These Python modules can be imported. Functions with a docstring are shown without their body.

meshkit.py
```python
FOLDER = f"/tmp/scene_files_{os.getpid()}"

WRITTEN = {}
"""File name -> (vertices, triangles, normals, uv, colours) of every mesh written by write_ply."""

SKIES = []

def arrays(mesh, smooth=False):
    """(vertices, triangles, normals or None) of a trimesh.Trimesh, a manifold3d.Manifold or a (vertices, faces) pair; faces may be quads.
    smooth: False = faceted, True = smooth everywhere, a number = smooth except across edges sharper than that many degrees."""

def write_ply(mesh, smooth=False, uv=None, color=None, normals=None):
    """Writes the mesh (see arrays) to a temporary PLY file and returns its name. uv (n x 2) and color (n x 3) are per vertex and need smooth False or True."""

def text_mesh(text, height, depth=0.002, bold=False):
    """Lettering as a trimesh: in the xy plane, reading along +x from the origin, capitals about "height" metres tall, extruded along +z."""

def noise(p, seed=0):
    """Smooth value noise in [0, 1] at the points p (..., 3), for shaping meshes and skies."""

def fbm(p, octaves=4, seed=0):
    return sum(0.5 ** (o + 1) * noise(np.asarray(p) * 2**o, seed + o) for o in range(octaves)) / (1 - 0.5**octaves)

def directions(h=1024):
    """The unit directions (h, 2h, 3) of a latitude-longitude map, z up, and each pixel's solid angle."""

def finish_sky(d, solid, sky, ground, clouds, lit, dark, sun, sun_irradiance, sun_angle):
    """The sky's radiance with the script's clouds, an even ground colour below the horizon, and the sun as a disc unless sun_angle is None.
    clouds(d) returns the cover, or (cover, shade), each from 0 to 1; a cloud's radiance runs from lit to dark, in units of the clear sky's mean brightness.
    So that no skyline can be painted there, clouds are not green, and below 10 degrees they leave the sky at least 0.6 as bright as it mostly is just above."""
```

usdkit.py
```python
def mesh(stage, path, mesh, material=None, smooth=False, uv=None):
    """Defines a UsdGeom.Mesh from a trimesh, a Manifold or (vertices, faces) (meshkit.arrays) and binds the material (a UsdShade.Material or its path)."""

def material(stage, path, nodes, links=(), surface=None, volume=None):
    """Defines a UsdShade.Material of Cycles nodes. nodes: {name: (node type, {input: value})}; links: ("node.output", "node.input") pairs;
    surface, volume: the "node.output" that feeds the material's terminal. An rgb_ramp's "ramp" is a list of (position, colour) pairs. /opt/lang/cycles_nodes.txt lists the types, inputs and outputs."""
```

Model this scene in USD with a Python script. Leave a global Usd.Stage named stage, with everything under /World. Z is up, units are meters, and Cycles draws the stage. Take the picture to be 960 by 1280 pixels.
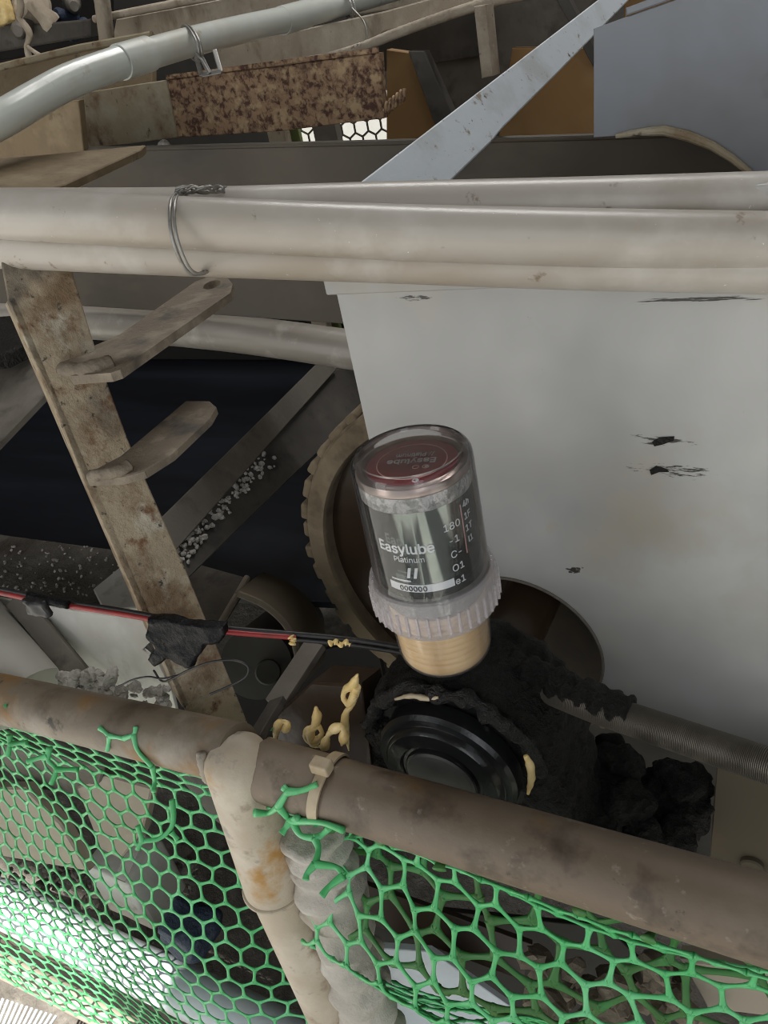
import math, random
import numpy as np, trimesh, manifold3d, shapely.geometry as sg
import usdkit, meshkit
from pxr import Usd, UsdGeom, UsdLux, UsdShade, Gf, Sdf
stage = Usd.Stage.CreateInMemory()
UsdGeom.SetStageUpAxis(stage, UsdGeom.Tokens.z); UsdGeom.SetStageMetersPerUnit(stage, 1.0)
UsdGeom.Xform.Define(stage, '/World'); UsdGeom.Scope.Define(stage, '/World/Looks')
rng = np.random.default_rng(7); random.seed(7)

# ---------------------------------------------------------------- camera (x runs along the conveyor, y into it, z up)
F = 960.0
_d = np.array([335., -1560., -F]); _up = -_d / np.linalg.norm(_d); _f = np.array([0, 0, -1.])
_Y = _f - _up * _f.dot(_up); _Y /= np.linalg.norm(_Y); _X = np.cross(_Y, _up); _h = math.radians(57)
R = np.array([math.sin(_h) * _X - math.cos(_h) * _Y, math.cos(_h) * _X + math.sin(_h) * _Y, _up])
C = np.array([0, 0, 1.6])
cam = UsdGeom.Camera.Define(stage, '/World/camera')
m4 = np.eye(4); m4[:3, :3] = R.T; m4[3, :3] = C
cam.AddTransformOp().Set(Gf.Matrix4d(*m4.ravel().tolist()))
cam.CreateFocalLengthAttr(36.0); cam.CreateHorizontalApertureAttr(36.0); cam.CreateVerticalApertureAttr(48.0)
cam.CreateClippingRangeAttr(Gf.Vec2f(0.02, 200)); cam.CreateExposureAttr(-1.08)

# ---------------------------------------------------------------- light: overcast daylight under a shed roof, added fill lamps over the walkway
dome = UsdLux.DomeLight.Define(stage, '/World/sky'); dome.CreateColorAttr(Gf.Vec3f(0.93, 0.97, 1.0)); dome.CreateIntensityAttr(0.42)
def rect(name, at, to, w, h, power, col=(1, 1, 1)):
    l = UsdLux.RectLight.Define(stage, '/World/' + name); l.CreateWidthAttr(w); l.CreateHeightAttr(h)
    l.CreateIntensityAttr(power); l.CreateColorAttr(Gf.Vec3f(*col))
    z = np.array(at, float) - np.array(to, float); z /= np.linalg.norm(z)
    x = np.cross([0, 0, 1.], z); x /= np.linalg.norm(x); y = np.cross(z, x)
    m = np.eye(4); m[0, :3], m[1, :3], m[2, :3], m[3, :3] = x, y, z, at
    l.AddTransformOp().Set(Gf.Matrix4d(*m.ravel().tolist()))
rect('added_fill_light', (1.7, -2.4, 2.6), (-0.3, 0.6, 1.2), 1.0, 2.6, 3.6, (0.95, 0.97, 1.0))  # added fill lamp, no opening is built here
rect('added_fill_light_001', (-1.9, -1.9, 1.5), (-0.8, 0.4, 0.7), 1.0, 2.4, 4.6, (1.0, 0.96, 0.90))  # second added fill lamp, lifts the lower left
top_l = UsdLux.RectLight.Define(stage, '/World/added_top_light'); top_l.CreateWidthAttr(1.6); top_l.CreateHeightAttr(.6); top_l.CreateIntensityAttr(26.0); top_l.CreateColorAttr(Gf.Vec3f(1.0, .98, .95))
top_l.AddTranslateOp().Set(Gf.Vec3d(-.5, 1.9, 3.5))     # added lamp under the roof, brightens the upper back
sun = UsdLux.DistantLight.Define(stage, '/World/sun'); sun.CreateAngleAttr(0.6); sun.CreateIntensityAttr(5.6); sun.CreateNormalizeAttr(True); sun.CreateColorAttr(Gf.Vec3f(1.0, 0.96, 0.89))
sun.AddRotateXYZOp().Set(Gf.Vec3f(22, 0, 0))     # high in front of the shed: it reaches the walkway but not past the roof edge

# ---------------------------------------------------------------- pixels of the 960x1280 frame to points
def ray(px, py): return R @ np.array([(px - 480) / F, -(py - 640) / F, -1.])
def P(px, py, d): return C + d * ray(px, py)
def PY(px, py, y): r = ray(px, py); return C + r * (y - C[1]) / r[1]
def PX(px, py, x): r = ray(px, py); return C + r * (x - C[0]) / r[0]
def PZ(px, py, z): r = ray(px, py); return C + r * (z - C[2]) / r[2]
def PP(pts, a, b, c):
    """pixels on the plane through three (px, py, depth) anchors"""
    A, B, D = P(*a), P(*b), P(*c); n = np.cross(B - A, D - A)
    return [C + ray(*p) * (n @ (A - C)) / (n @ ray(*p)) for p in pts]

# ---------------------------------------------------------------- mesh helpers
def join(*ms): return trimesh.util.concatenate([m for m in ms if m is not None])
def spl(pts, n=40):
    p = np.array(pts, float); q = np.vstack([2 * p[0] - p[1], p, 2 * p[-1] - p[-2]]); out = []
    for t in np.linspace(0, len(p) - 1 - 1e-9, n):
        i = int(t); u = t - i; a, b, c, d = q[i:i + 4]
        out.append(.5 * (2 * b + (c - a) * u + (2 * a - 5 * b + 4 * c - d) * u * u + (3 * b - a - 3 * c + d) * u ** 3))
    return np.array(out)
def frames(p):
    t = np.gradient(p, axis=0); t /= np.linalg.norm(t, axis=1, keepdims=True) + 1e-12
    a = np.array([0, 0, 1.]) if abs(t[0][2]) < .9 else np.array([1., 0, 0]); n = np.cross(t[0], a); n /= np.linalg.norm(n); ns = [n]
    for i in range(1, len(p)):
        n = ns[-1] - t[i] * ns[-1].dot(t[i]); ns.append(n / (np.linalg.norm(n) + 1e-12))
    ns = np.array(ns); return t, ns, np.cross(t, ns)
def tube(pts, r, seg=16, cap=True, squash=1.0, wob=0, seed=0, wscale=40):
    p = np.array(pts, float); r = np.broadcast_to(np.asarray(r, float), (len(p),)); t, n, b = frames(p)
    a = np.linspace(0, 2 * np.pi, seg, endpoint=False)
    v = p[:, None] + r[:, None, None] * (np.cos(a)[None, :, None] * n[:, None] + squash * np.sin(a)[None, :, None] * b[:, None])
    if wob:
        k = (meshkit.fbm(v * wscale, 3, seed) - .5) * 2 * wob
        v = v + k[..., None] * (v - p[:, None]) / r[:, None, None]
    v = v.reshape(-1, 3); f = []
    for i in range(len(p) - 1):
        for j in range(seg):
            k = (j + 1) % seg; f += [[i * seg + j, i * seg + k, (i + 1) * seg + k], [i * seg + j, (i + 1) * seg + k, (i + 1) * seg + j]]
    if cap:
        v = np.vstack([v, p[:1], p[-1:]]); s, e = len(v) - 2, len(v) - 1; o = (len(p) - 1) * seg
        for j in range(seg): k = (j + 1) % seg; f += [[s, k, j], [e, o + j, o + k]]
    return trimesh.Trimesh(v, f, process=False)
def line(a, b, n=2): return np.linspace(np.array(a, float), np.array(b, float), n)
def lathe(prof, o, axis, seg=64, ref=None):
    ax = np.array(axis, float); ax /= np.linalg.norm(ax); a0 = np.array(ref if ref is not None else ([1, 0, 0] if abs(ax[0]) < .8 else [0, 0, 1]), float)
    u = a0 - ax * a0.dot(ax); u /= np.linalg.norm(u); w = np.cross(ax, u); a = np.linspace(0, 2 * np.pi, seg, endpoint=False)
    pr = np.array(prof, float); v = np.array(o, float) + pr[:, 1, None, None] * ax + pr[:, 0, None, None] * (np.cos(a)[None, :, None] * u + np.sin(a)[None, :, None] * w)
    v = v.reshape(-1, 3); f = []
    for i in range(len(pr) - 1):
        for j in range(seg):
            k = (j + 1) % seg; f += [[i * seg + j, i * seg + k, (i + 1) * seg + k], [i * seg + j, (i + 1) * seg + k, (i + 1) * seg + j]]
    m = trimesh.Trimesh(v, f, process=False); m.merge_vertices(); m.update_faces(m.nondegenerate_faces()); return m
def plate(pts, t, bev=.0012, holes=(), flip=False):
    """a flat plate whose front face is the polygon (3-D points), chamfered rim, thickness t away from the camera"""
    p = np.array(pts, float); c = p.mean(0); n = np.zeros(3)
    for i in range(len(p)): n += np.cross(p[i] - c, p[(i + 1) % len(p)] - c)
    n /= np.linalg.norm(n)
    if n.dot(C - c) < 0: n = -n
    if flip: n = -n
    u = p[1] - p[0]; u -= n * u.dot(n); u /= np.linalg.norm(u); w = np.cross(n, u)
    q = sg.Polygon(np.c_[(p - c) @ u, (p - c) @ w], [np.c_[(np.array(h) - c) @ u, (np.array(h) - c) @ w] for h in holes]).buffer(0)
    if q.geom_type != 'Polygon': q = max(q.geoms, key=lambda g: g.area)
    def ex(g, h): return trimesh.creation.extrude_polygon(g, h, engine='earcut')
    b = min(bev, t * .4); ins = q.buffer(-b, join_style=2)
    ms = []
    if ins.geom_type == 'Polygon' and not ins.is_empty and len(ins.exterior.coords) == len(q.exterior.coords) and not holes and b > 0:
        A = np.array(q.exterior.coords)[:-1]; B = np.array(ins.exterior.coords)[:-1]
        if not q.exterior.is_ccw: A = A[::-1]
        if not ins.exterior.is_ccw: B = B[::-1]
        k = np.argmin(np.linalg.norm(B[None] - A[:, None], axis=2)[0]); B = np.roll(B, -k, axis=0); N = len(A)
        tv, tf = trimesh.creation.triangulate_polygon(sg.Polygon(B), engine='earcut')
        rings = [np.c_[A, np.full(N, -t)], np.c_[A, np.full(N, -b)], np.c_[B, np.zeros(N)]]; v = np.vstack(rings); f = []
        for r_ in range(2):
            for j in range(N): k = (j + 1) % N; f += [[r_ * N + j, r_ * N + k, (r_ + 1) * N + k], [r_ * N + j, (r_ + 1) * N + k, (r_ + 1) * N + j]]
        o = len(v); tvt = np.c_[tv, np.zeros(len(tv))]; bv, bf = trimesh.creation.triangulate_polygon(sg.Polygon(A), engine='earcut')
        v = np.vstack([v, tvt, np.c_[bv, np.full(len(bv), -t)]]); f = np.vstack([f, tf + o, bf[:, ::-1] + o + len(tv)])
        m = trimesh.Trimesh(v, f, process=True); trimesh.repair.fix_normals(m)
    else:
        m = ex(q, t); m.apply_translation([0, 0, -t])
    T = np.eye(4); T[:3, 0], T[:3, 1], T[:3, 2], T[:3, 3] = u, w, n, c; m.apply_transform(T); return m
def rbox(lo, hi, r=.002, seg=8):
    lo, hi = np.array(lo, float), np.array(hi, float); r = min(r, *((hi - lo) * .49)); s = trimesh.creation.icosphere(1, r); pts = []
    for i in range(8):
        c = np.where([i & 1, i & 2, i & 4], hi - r, lo + r); pts.append(s.vertices + c)
    m = manifold3d.Manifold.hull_points(np.vstack(pts)); return tm(m)
def tm(m): q = m.to_mesh(); return trimesh.Trimesh(q.vert_properties[:, :3], q.tri_verts, process=True)
def mf(m): return manifold3d.Manifold(manifold3d.Mesh(np.asarray(m.vertices, np.float32), np.asarray(m.faces, np.uint32)))
def rough(m, amp, scale, seed=0, edge=None, octv=4):
    if edge: m = tm(mf(m).refine_to_length(edge))
    n = m.vertex_normals; k = meshkit.fbm(np.array(m.vertices) * scale, octv, seed) - .5
    m = trimesh.Trimesh(m.vertices + n * (k * 2 * amp)[:, None], m.faces, process=False); return m
def oriented(lo, hi, o, ax, ay, az, r=.001):
    m = rbox(lo, hi, r); T = np.eye(4); T[:3, 0], T[:3, 1], T[:3, 2], T[:3, 3] = ax, ay, az, o; m.apply_transform(T); return m
def bar(a, b, w, t, side, r=.001):
    """rectangular bar from a to b, w wide along side, t thick"""
    a, b = np.array(a, float), np.array(b, float); x = b - a; L = np.linalg.norm(x); x /= L
    y = np.array(side, float); y -= x * y.dot(x); y /= np.linalg.norm(y); return oriented((0, -w / 2, -t / 2), (L, w / 2, t / 2), a, x, y, np.cross(x, y), r)
def stones(pts, r0, r1, seed=0):
    g = np.random.default_rng(seed); out = []
    base = trimesh.creation.icosphere(1, 1.0)
    for p in pts:
        s = base.copy(); r = g.uniform(r0, r1); s.vertices *= 1 + g.uniform(-.28, .28, (len(s.vertices), 1)); s.vertices *= r * np.array([1, g.uniform(.6, 1), g.uniform(.5, .9)])
        s.apply_transform(trimesh.transformations.rotation_matrix(g.uniform(0, 6.28), g.normal(size=3))); s.apply_translation(p); out.append(s)
    return join(*out)

# ---------------------------------------------------------------- materials
LOOK = {}
def mat(name, base, layers=(), rough=.6, metal=0., bump=None, spec=.5, extra=None, rvar=0., clearcoat=0., sheen=0.):
    """layers: (colour, scale, low, high[, stretch xyz, detail, distortion]) patches mixed in where noise passes low..high"""
    n = {'g': ('geometry', {}), 'p': ('principled_bsdf', {'roughness': rough, 'metallic': metal, 'specular_ior_level': spec, 'coat_weight': clearcoat, 'coat_roughness': .15})}
    L = []; cur = None
    for i, ly in enumerate(layers):
        col, sc, lo, hi = ly[:4]; st = ly[4] if len(ly) > 4 and ly[4] else (1, 1, 1); det = ly[5] if len(ly) > 5 else 5; dis = ly[6] if len(ly) > 6 else 0.
        n[f'm{i}'] = ('mapping', {'scale': st, 'location': (i * 3.1, i * 1.7, i * 2.3)}); L.append(('g.position', f'm{i}.vector'))
        n[f'n{i}'] = ('noise_texture', {'scale': sc, 'detail': float(det), 'roughness': .6, 'distortion': dis}); L.append((f'm{i}.vector', f'n{i}.vector'))
        n[f'r{i}'] = ('map_range', {'from_min': lo, 'from_max': hi, 'to_min': 0., 'to_max': 1., 'clamp': True}); L.append((f'n{i}.fac', f'r{i}.value'))
        n[f'x{i}'] = ('mix_color', {'a': base, 'b': col}); L.append((f'r{i}.result', f'x{i}.fac'))
        if cur: L.append((cur, f'x{i}.a'))
        cur = f'x{i}.result'
    if extra: cur = extra(n, L, cur, base)
    if cur: L.append((cur, 'p.base_color'))
    else: n['p'][1]['base_color'] = base
    if rvar and layers:
        n['rr'] = ('map_range', {'from_min': 0., 'from_max': 1., 'to_min': rough, 'to_max': rough + rvar, 'clamp': True}); L += [('r0.result', 'rr.value'), ('rr.result', 'p.roughness')]
    if bump:
        n['bn'] = ('noise_texture', {'scale': bump[0], 'detail': float(bump[3]) if len(bump) > 3 else 6., 'roughness': .6}); n['b'] = ('bump', {'strength': bump[1], 'distance': bump[2]})
        L += [('g.position', 'bn.vector'), ('bn.fac', 'b.height'), ('b.normal', 'p.normal')]
    LOOK[name] = usdkit.material(stage, '/World/Looks/' + name, n, L, surface='p.BSDF'); return LOOK[name]
def spots(items, col):
    """scuffs: (centre, radius, stretch, noise scale, low, high) at fixed places of the surface"""
    def fn(n, L, cur, base):
        for i, (c, rad, st, sc, lo, hi) in enumerate(items):
            a = f's{i}'
            n[a + 'v'] = ('vector_math', {'math_type': 'subtract', 'vector2': tuple(c)}); n[a + 'k'] = ('vector_math', {'math_type': 'multiply', 'vector2': st})
            n[a + 'l'] = ('vector_math', {'math_type': 'length'}); n[a + 'd'] = ('map_range', {'from_min': 0., 'from_max': rad, 'to_min': .32, 'to_max': -.4, 'clamp': True})
            n[a + 'm'] = ('mapping', {'scale': st}); n[a + 'n'] = ('noise_texture', {'scale': sc, 'detail': 6., 'roughness': .65}); n[a + 'a'] = ('math', {'math_type': 'add'})
            n[a + 'r'] = ('map_range', {'from_min': lo, 'from_max': hi, 'to_min': 0., 'to_max': 1., 'clamp': True}); n[a + 'x'] = ('mix_color', {'a': base, 'b': col})
            L.extend([('g.position', a + 'v.vector1'), (a + 'v.vector', a + 'k.vector1'), (a + 'k.vector', a + 'l.vector1'), (a + 'l.value', a + 'd.value'), ('g.position', a + 'm.vector'), (a + 'm.vector', a + 'n.vector'),
                  (a + 'n.fac', a + 'a.value1'), (a + 'd.result', a + 'a.value2'), (a + 'a.value', a + 'r.value'), (a + 'r.result', a + 'x.fac')])
            if cur: L.append((cur, a + 'x.a'))
            cur = a + 'x.result'
        return cur
    return fn
YS = .58   # the guard sheet stands in this plane
mat('guard_paint', (.46, .46, .45), [((.55, .55, .53), 5, .45, .7), ((.36, .36, .355), 4, .50, .72, (1, 1, .8), 3), ((.44, .40, .33), 6, .54, .74), ((.42, .36, .27), 30, .68, .82, (1, 1, .5)), ((.33, .31, .28), 160, .7, .8)], rough=.38, rvar=.12, bump=(5, .10, .03, 2),
    extra=spots([(PY(829, 551, YS), .030, (.45, 1, 2.4), 130, .64, .70), (PY(842, 588, YS), .050, (.40, 1, 2.2), 190, .70, .78), (PY(718, 712, YS), .02, (.8, 1, 1.2), 120, .66, .72), (PY(520, 372, YS), .03, (.5, 1, 3), 140, .70, .76), (PY(880, 374, YS), .05, (.25, 1, 6), 120, .70, .76)], (.05, .045, .04)))
mat('upper_guard_paint', (.235, .25, .275), [((.18, .172, .165), 4, .5, .7), ((.14, .125, .105), 14, .62, .8)], rough=.35, bump=(6, .1, .02, 2))
mat('conduit_grey', (.445, .41, .365), [((.31, .255, .19), 5, .46, .70, (.35, 1, 1)), ((.56, .53, .49), 12, .5, .75), ((.20, .15, .10), 48, .66, .74), ((.74, .70, .64), 190, .70, .75)], rough=.33, rvar=.25, bump=(90, .12, .002))
mat('pvc_white', (.62, .65, .60), [((.50, .45, .36), 7, .5, .75), ((.68, .70, .66), 14, .5, .7), ((.40, .31, .22), 45, .64, .8)], rough=.22, rvar=.25, bump=(70, .08, .002))
mat('rust_heavy', (.34, .22, .13), [((.085, .038, .025), 120, .44, .60, None, 6, .4), ((.46, .33, .19), 70, .52, .66), ((.07, .04, .03), 14, .58, .72)], rough=.8, bump=(90, .6, .006))
mat('rust_paint', (.30, .25, .165), [((.17, .10, .05), 22, .52, .68), ((.38, .34, .25), 14, .5, .68), ((.08, .055, .04), 45, .62, .7), ((.34, .18, .07), 30, .66, .8)], rough=.75, bump=(70, .5, .005))
mat('tan_beam', (.21, .155, .09), [((.13, .09, .05), 10, .48, .7), ((.30, .235, .15), 16, .52, .7), ((.09, .06, .035), 40, .62, .74)], rough=.75, bump=(60, .4, .005))
mat('dusty_beam', (.38, .32, .245), [((.54, .48, .39), 12, .5, .7), ((.20, .155, .105), 22, .55, .72, (1, 1, .4)), ((.1, .075, .055), 60, .64, .76)], rough=.88, bump=(80, .5, .006))
mat('angle_steel', (.38, .31, .215), [((.19, .125, .07), 20, .46, .62), ((.48, .44, .35), 30, .54, .68), ((.17, .085, .04), 44, .56, .68), ((.075, .068, .06), 11, .58, .72), ((.05, .04, .035), 130, .62, .70)], rough=.75, bump=(110, .7, .005))
mat('lug_steel', (.19, .155, .115), [((.29, .245, .185), 35, .5, .66), ((.085, .075, .065), 22, .55, .72)], rough=.75, bump=(120, .6, .004))
mat('rail_paint', (.165, .125, .088), [((.225, .18, .135), 9, .48, .7), ((.06, .044, .03), 15, .52, .66), ((.24, .135, .045), 11, .62, .76), ((.03, .024, .02), 40, .64, .70), ((.30, .265, .21), 70, .62, .74)], rough=.5, rvar=.2, bump=(120, .3, .002))
mat('rail_rust', (.19, .155, .112), [((.26, .13, .03), 10, .52, .68), ((.085, .062, .042), 12, .52, .66), ((.31, .275, .225), 12, .54, .72), ((.05, .04, .03), 40, .64, .74)], rough=.5, rvar=.2, bump=(100, .3, .002))
mat('post_paint', (.48, .41, .315), [((.58, .52, .43), 14, .46, .66), ((.42, .23, .06), 16, .58, .72), ((.26, .20, .14), 30, .58, .72), ((.34, .31, .27), 60, .6, .7)], rough=.62, bump=(130, .35, .002))
mat('weld', (.36, .32, .26), [((.5, .3, .12), 60, .5, .7), ((.18, .16, .14), 90, .5, .7)], rough=.7, bump=(200, .5, .003))
mat('lumpy_dust', (.46, .43, .385), [((.60, .57, .52), 22, .48, .7), ((.34, .29, .23), 16, .54, .72), ((.45, .25, .1), 34, .7, .8)], rough=.9, bump=(110, .5, .005))
mat('bar_white', (.60, .65, .69), [((.50, .52, .53), 16, .5, .68), ((.30, .25, .2), 70, .62, .70), ((.12, .10, .08), 120, .66, .72)], rough=.55, bump=(120, .3, .002))
mat('skirt_brown', (.070, .057, .042), [((.095, .076, .055), 5, .45, .7), ((.05, .043, .036), 16, .5, .7, (.3, 1, 1))], rough=.6, bump=(60, .15, .002))
mat('tube_pale', (.40, .37, .33), [((.30, .27, .23), 8, .5, .7, (.3, 1, 1)), ((.5, .47, .43), 14, .55, .7)], rough=.35)
mat('ochre_panel', (.27, .15, .052), [((.20, .115, .045), 4, .45, .7), ((.31, .19, .08), 8, .55, .75)], rough=.7)
mat('steel_dark', (.065, .058, .05), [((.105, .095, .082), 10, .48, .7), ((.035, .03, .027), 22, .55, .7)], rough=.7, bump=(80, .3, .003))
mat('steel_grey', (.135, .12, .10), [((.20, .18, .155), 9, .5, .7), ((.07, .062, .053), 20, .53, .7)], rough=.65, bump=(80, .4, .003))
mat('belt_rubber', (.005, .006, .009), [((.011, .013, .019), 6, .45, .7, (.2, 1.6, 1))], rough=.5, spec=.25, bump=(8, .1, .01, 2))
mat('gap_shade', (.028, .026, .02), [((.045, .043, .037), 6, .5, .7)], rough=.7)  # shade of the gaps put into the colour
mat('void_shade', (.012, .011, .010), rough=.9)  # near-black colour in place of the unlit depth
mat('lagging', (.20, .155, .10), [((.28, .225, .15), 16, .5, .68), ((.11, .08, .05), 24, .54, .7)], rough=.85, bump=(90, .4, .004))
mat('drum_face', (.045, .028, .017), [((.07, .04, .022), 7, .5, .72), ((.025, .017, .012), 12, .5, .7), ((.12, .03, .018), 26, .70, .78)], rough=.34, bump=(50, .2, .003))
mat('grease_black', (.010, .0095, .009), [((.022, .020, .018), 40, .5, .7), ((.07, .055, .035), 26, .70, .80)], rough=.42, rvar=-.2, bump=(150, .9, .01))
mat('grease_dust', (.010, .009, .008), [((.022, .020, .017), 45, .52, .68), ((.005, .0045, .004), 60, .5, .66), ((.06, .05, .036), 24, .72, .80)], rough=.5, spec=.35, bump=(170, 1., .012))
mat('cap_black', (.011, .0115, .0125), [((.02, .02, .021), 20, .5, .7), ((.05, .045, .035), 60, .66, .74)], rough=.2, bump=(60, .25, .004))
mat('cap_face', (.075, .074, .073), [((.10, .098, .094), 14, .45, .7), ((.04, .04, .04), 30, .58, .72)], rough=.5, bump=(160, .15, .002))
mat('grease_yellow', (.72, .53, .22), [((.85, .68, .36), 60, .45, .65), ((.42, .29, .12), 90, .62, .72)], rough=.42, bump=(150, .3, .002))
mat('flex_metal', (.17, .15, .125), [((.07, .06, .05), 14, .5, .66), ((.25, .225, .19), 24, .55, .7)], rough=.4, metal=.35, bump=(140, .2, .002))
mat('cable_red', (.30, .022, .022), [((.14, .02, .018), 40, .5, .7), ((.07, .035, .03), 22, .56, .7)], rough=.4)
mat('cable_black', (.016, .016, .017), [((.05, .045, .04), 50, .55, .7)], rough=.45)
mat('tape_black', (.005, .0055, .007), [((.018, .02, .026), 45, .62, .72)], rough=.4, spec=.2, bump=(60, .6, .01))
mat('wire_grey', (.34, .33, .31), [((.2, .18, .15), 60, .5, .7)], rough=.4, metal=.6)
mat('tie_tan', (.46, .38, .26), [((.36, .28, .18), 30, .5, .7)], rough=.5)
mat('net_green', (.07, .47, .15), [((.16, .62, .28), 9, .45, .7), ((.03, .22, .05), 13, .58, .76), ((.09, .14, .03), 6, .66, .76)], rough=.35, spec=.6)
mat('torn_sheet', (.62, .61, .57), [((.50, .48, .43), 7, .5, .7), ((.36, .33, .28), 20, .6, .74), ((.72, .72, .69), 10, .55, .7)], rough=.5, bump=(30, .3, .004))
mat('duct_pale', (.42, .41, .37), [((.33, .31, .27), 8, .5, .7)], rough=.55)
mat('ledge_grit', (.085, .077, .066), [((.125, .113, .097), 18, .48, .66), ((.045, .034, .026), 9, .52, .7)], rough=.9, bump=(120, .8, .006))
mat('gravel_pale', (.42, .40, .37), [((.6, .58, .54), 60, .5, .7), ((.2, .18, .16), 40, .5, .7)], rough=.85, bump=(200, .4, .003))
mat('gravel_grey', (.27, .25, .23), [((.40, .38, .35), 30, .5, .68), ((.14, .12, .10), 24, .52, .7)], rough=.9, bump=(150, .5, .004))
mat('brown_plate', (.085, .069, .047), [((.065, .05, .034), 5, .45, .7), ((.10, .068, .04), 10, .6, .75)], rough=.6, spec=.3)
mat('beige_panel', (.40, .345, .275), [((.30, .255, .20), 9, .5, .7), ((.46, .41, .34), 16, .55, .7)], rough=.6)
mat('blue_tube', (.68, .75, .80), [((.55, .60, .63), 8, .5, .7), ((.78, .82, .85), 16, .55, .7)], rough=.35)
mat('floor_grit', (.16, .145, .125), [((.26, .24, .21), 14, .5, .66), ((.07, .06, .05), 9, .52, .7), ((.4, .38, .35), 60, .66, .72)], rough=.9, bump=(60, .8, .01))
mat('walkway_concrete', (.46, .45, .42), [((.36, .35, .32), 4, .45, .7), ((.54, .53, .50), 9, .55, .7)], rough=.85, bump=(30, .3, .004))
mat('shed_wall', (.075, .068, .060), [((.10, .09, .078), 3, .45, .7)], rough=.8)
mat('hex_glow', (.75, .74, .66), rough=.6); usdkit.material(stage, '/World/Looks/hex_glow', {'p': ('principled_bsdf', {'base_color': (.75, .74, .66), 'emission_color': (1., .97, .88), 'emission_strength': 1.5})}, [], surface='p.BSDF')   # glows in place of the daylight beyond the mesh
mat('hex_green', (.22, .27, .10), rough=.7)
mat('navy_rag', (.03, .045, .08), [((.10, .13, .18), 30, .55, .7)], rough=.6, bump=(40, .8, .01))
mat('label_red', (.30, .024, .030), [((.20, .02, .024), 30, .5, .7)], rough=.4, spec=.3)
mat('label_dark', (.14, .172, .160), [((.20, .235, .22), 18, .45, .7)], rough=.07, metal=.92)
mat('print_white', (.86, .89, .92), rough=.5)
mat('print_pink', (.80, .42, .40), rough=.5)
mat('silver_rim', (.36, .29, .26), [((.28, .21, .19), 40, .5, .7)], rough=.28, metal=.75)
mat('crumple_foil', (.58, .58, .58), [((.30, .32, .31), 130, .48, .56)], rough=.3, metal=.5, bump=(150, .8, .004))
mat('grease_amber', (.74, .58, .35), [((.84, .70, .48), 24, .45, .7, (1, 1, .15)), ((.60, .43, .22), 30, .55, .7, (1, 1, .2))], rough=.3, bump=(60, .2, .002))
def clear(name, tint, haze, rough_, bumps=None):
    n = {'t': ('transparent_bsdf', {'color': tint}), 'g': ('glossy_bsdf', {'color': (1, 1, 1), 'roughness': rough_}), 'f': ('fresnel', {'IOR': 1.5}), 'm': ('mix_closure', {}), 'd': ('diffuse_bsdf', {'color': (.88, .84, .86)}), 'h': ('mix_closure', {'fac': haze})}
    L = [('f.fac', 'm.fac'), ('t.BSDF', 'm.closure1'), ('g.BSDF', 'm.closure2'), ('m.closure', 'h.closure1'), ('d.BSDF', 'h.closure2')]
    if bumps:
        n.update({'ge': ('geometry', {}), 'bn': ('noise_texture', {'scale': bumps[0], 'detail': 3.}), 'b': ('bump', {'strength': bumps[1], 'distance': bumps[2]})})
        L += [('ge.position', 'bn.vector'), ('bn.fac', 'b.height'), ('b.normal', 'g.normal'), ('b.normal', 'f.normal')]
    LOOK[name] = usdkit.material(stage, '/World/Looks/' + name, n, L, surface='h.closure')
clear('clear_cover_plastic', (.975, .97, .975), .030, .04)
clear('clear_collar_plastic', (.95, .92, .94), .28, .05, (220, .6, .004))
clear('clear_cup_plastic', (.95, .92, .88), .06, .07)

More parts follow.
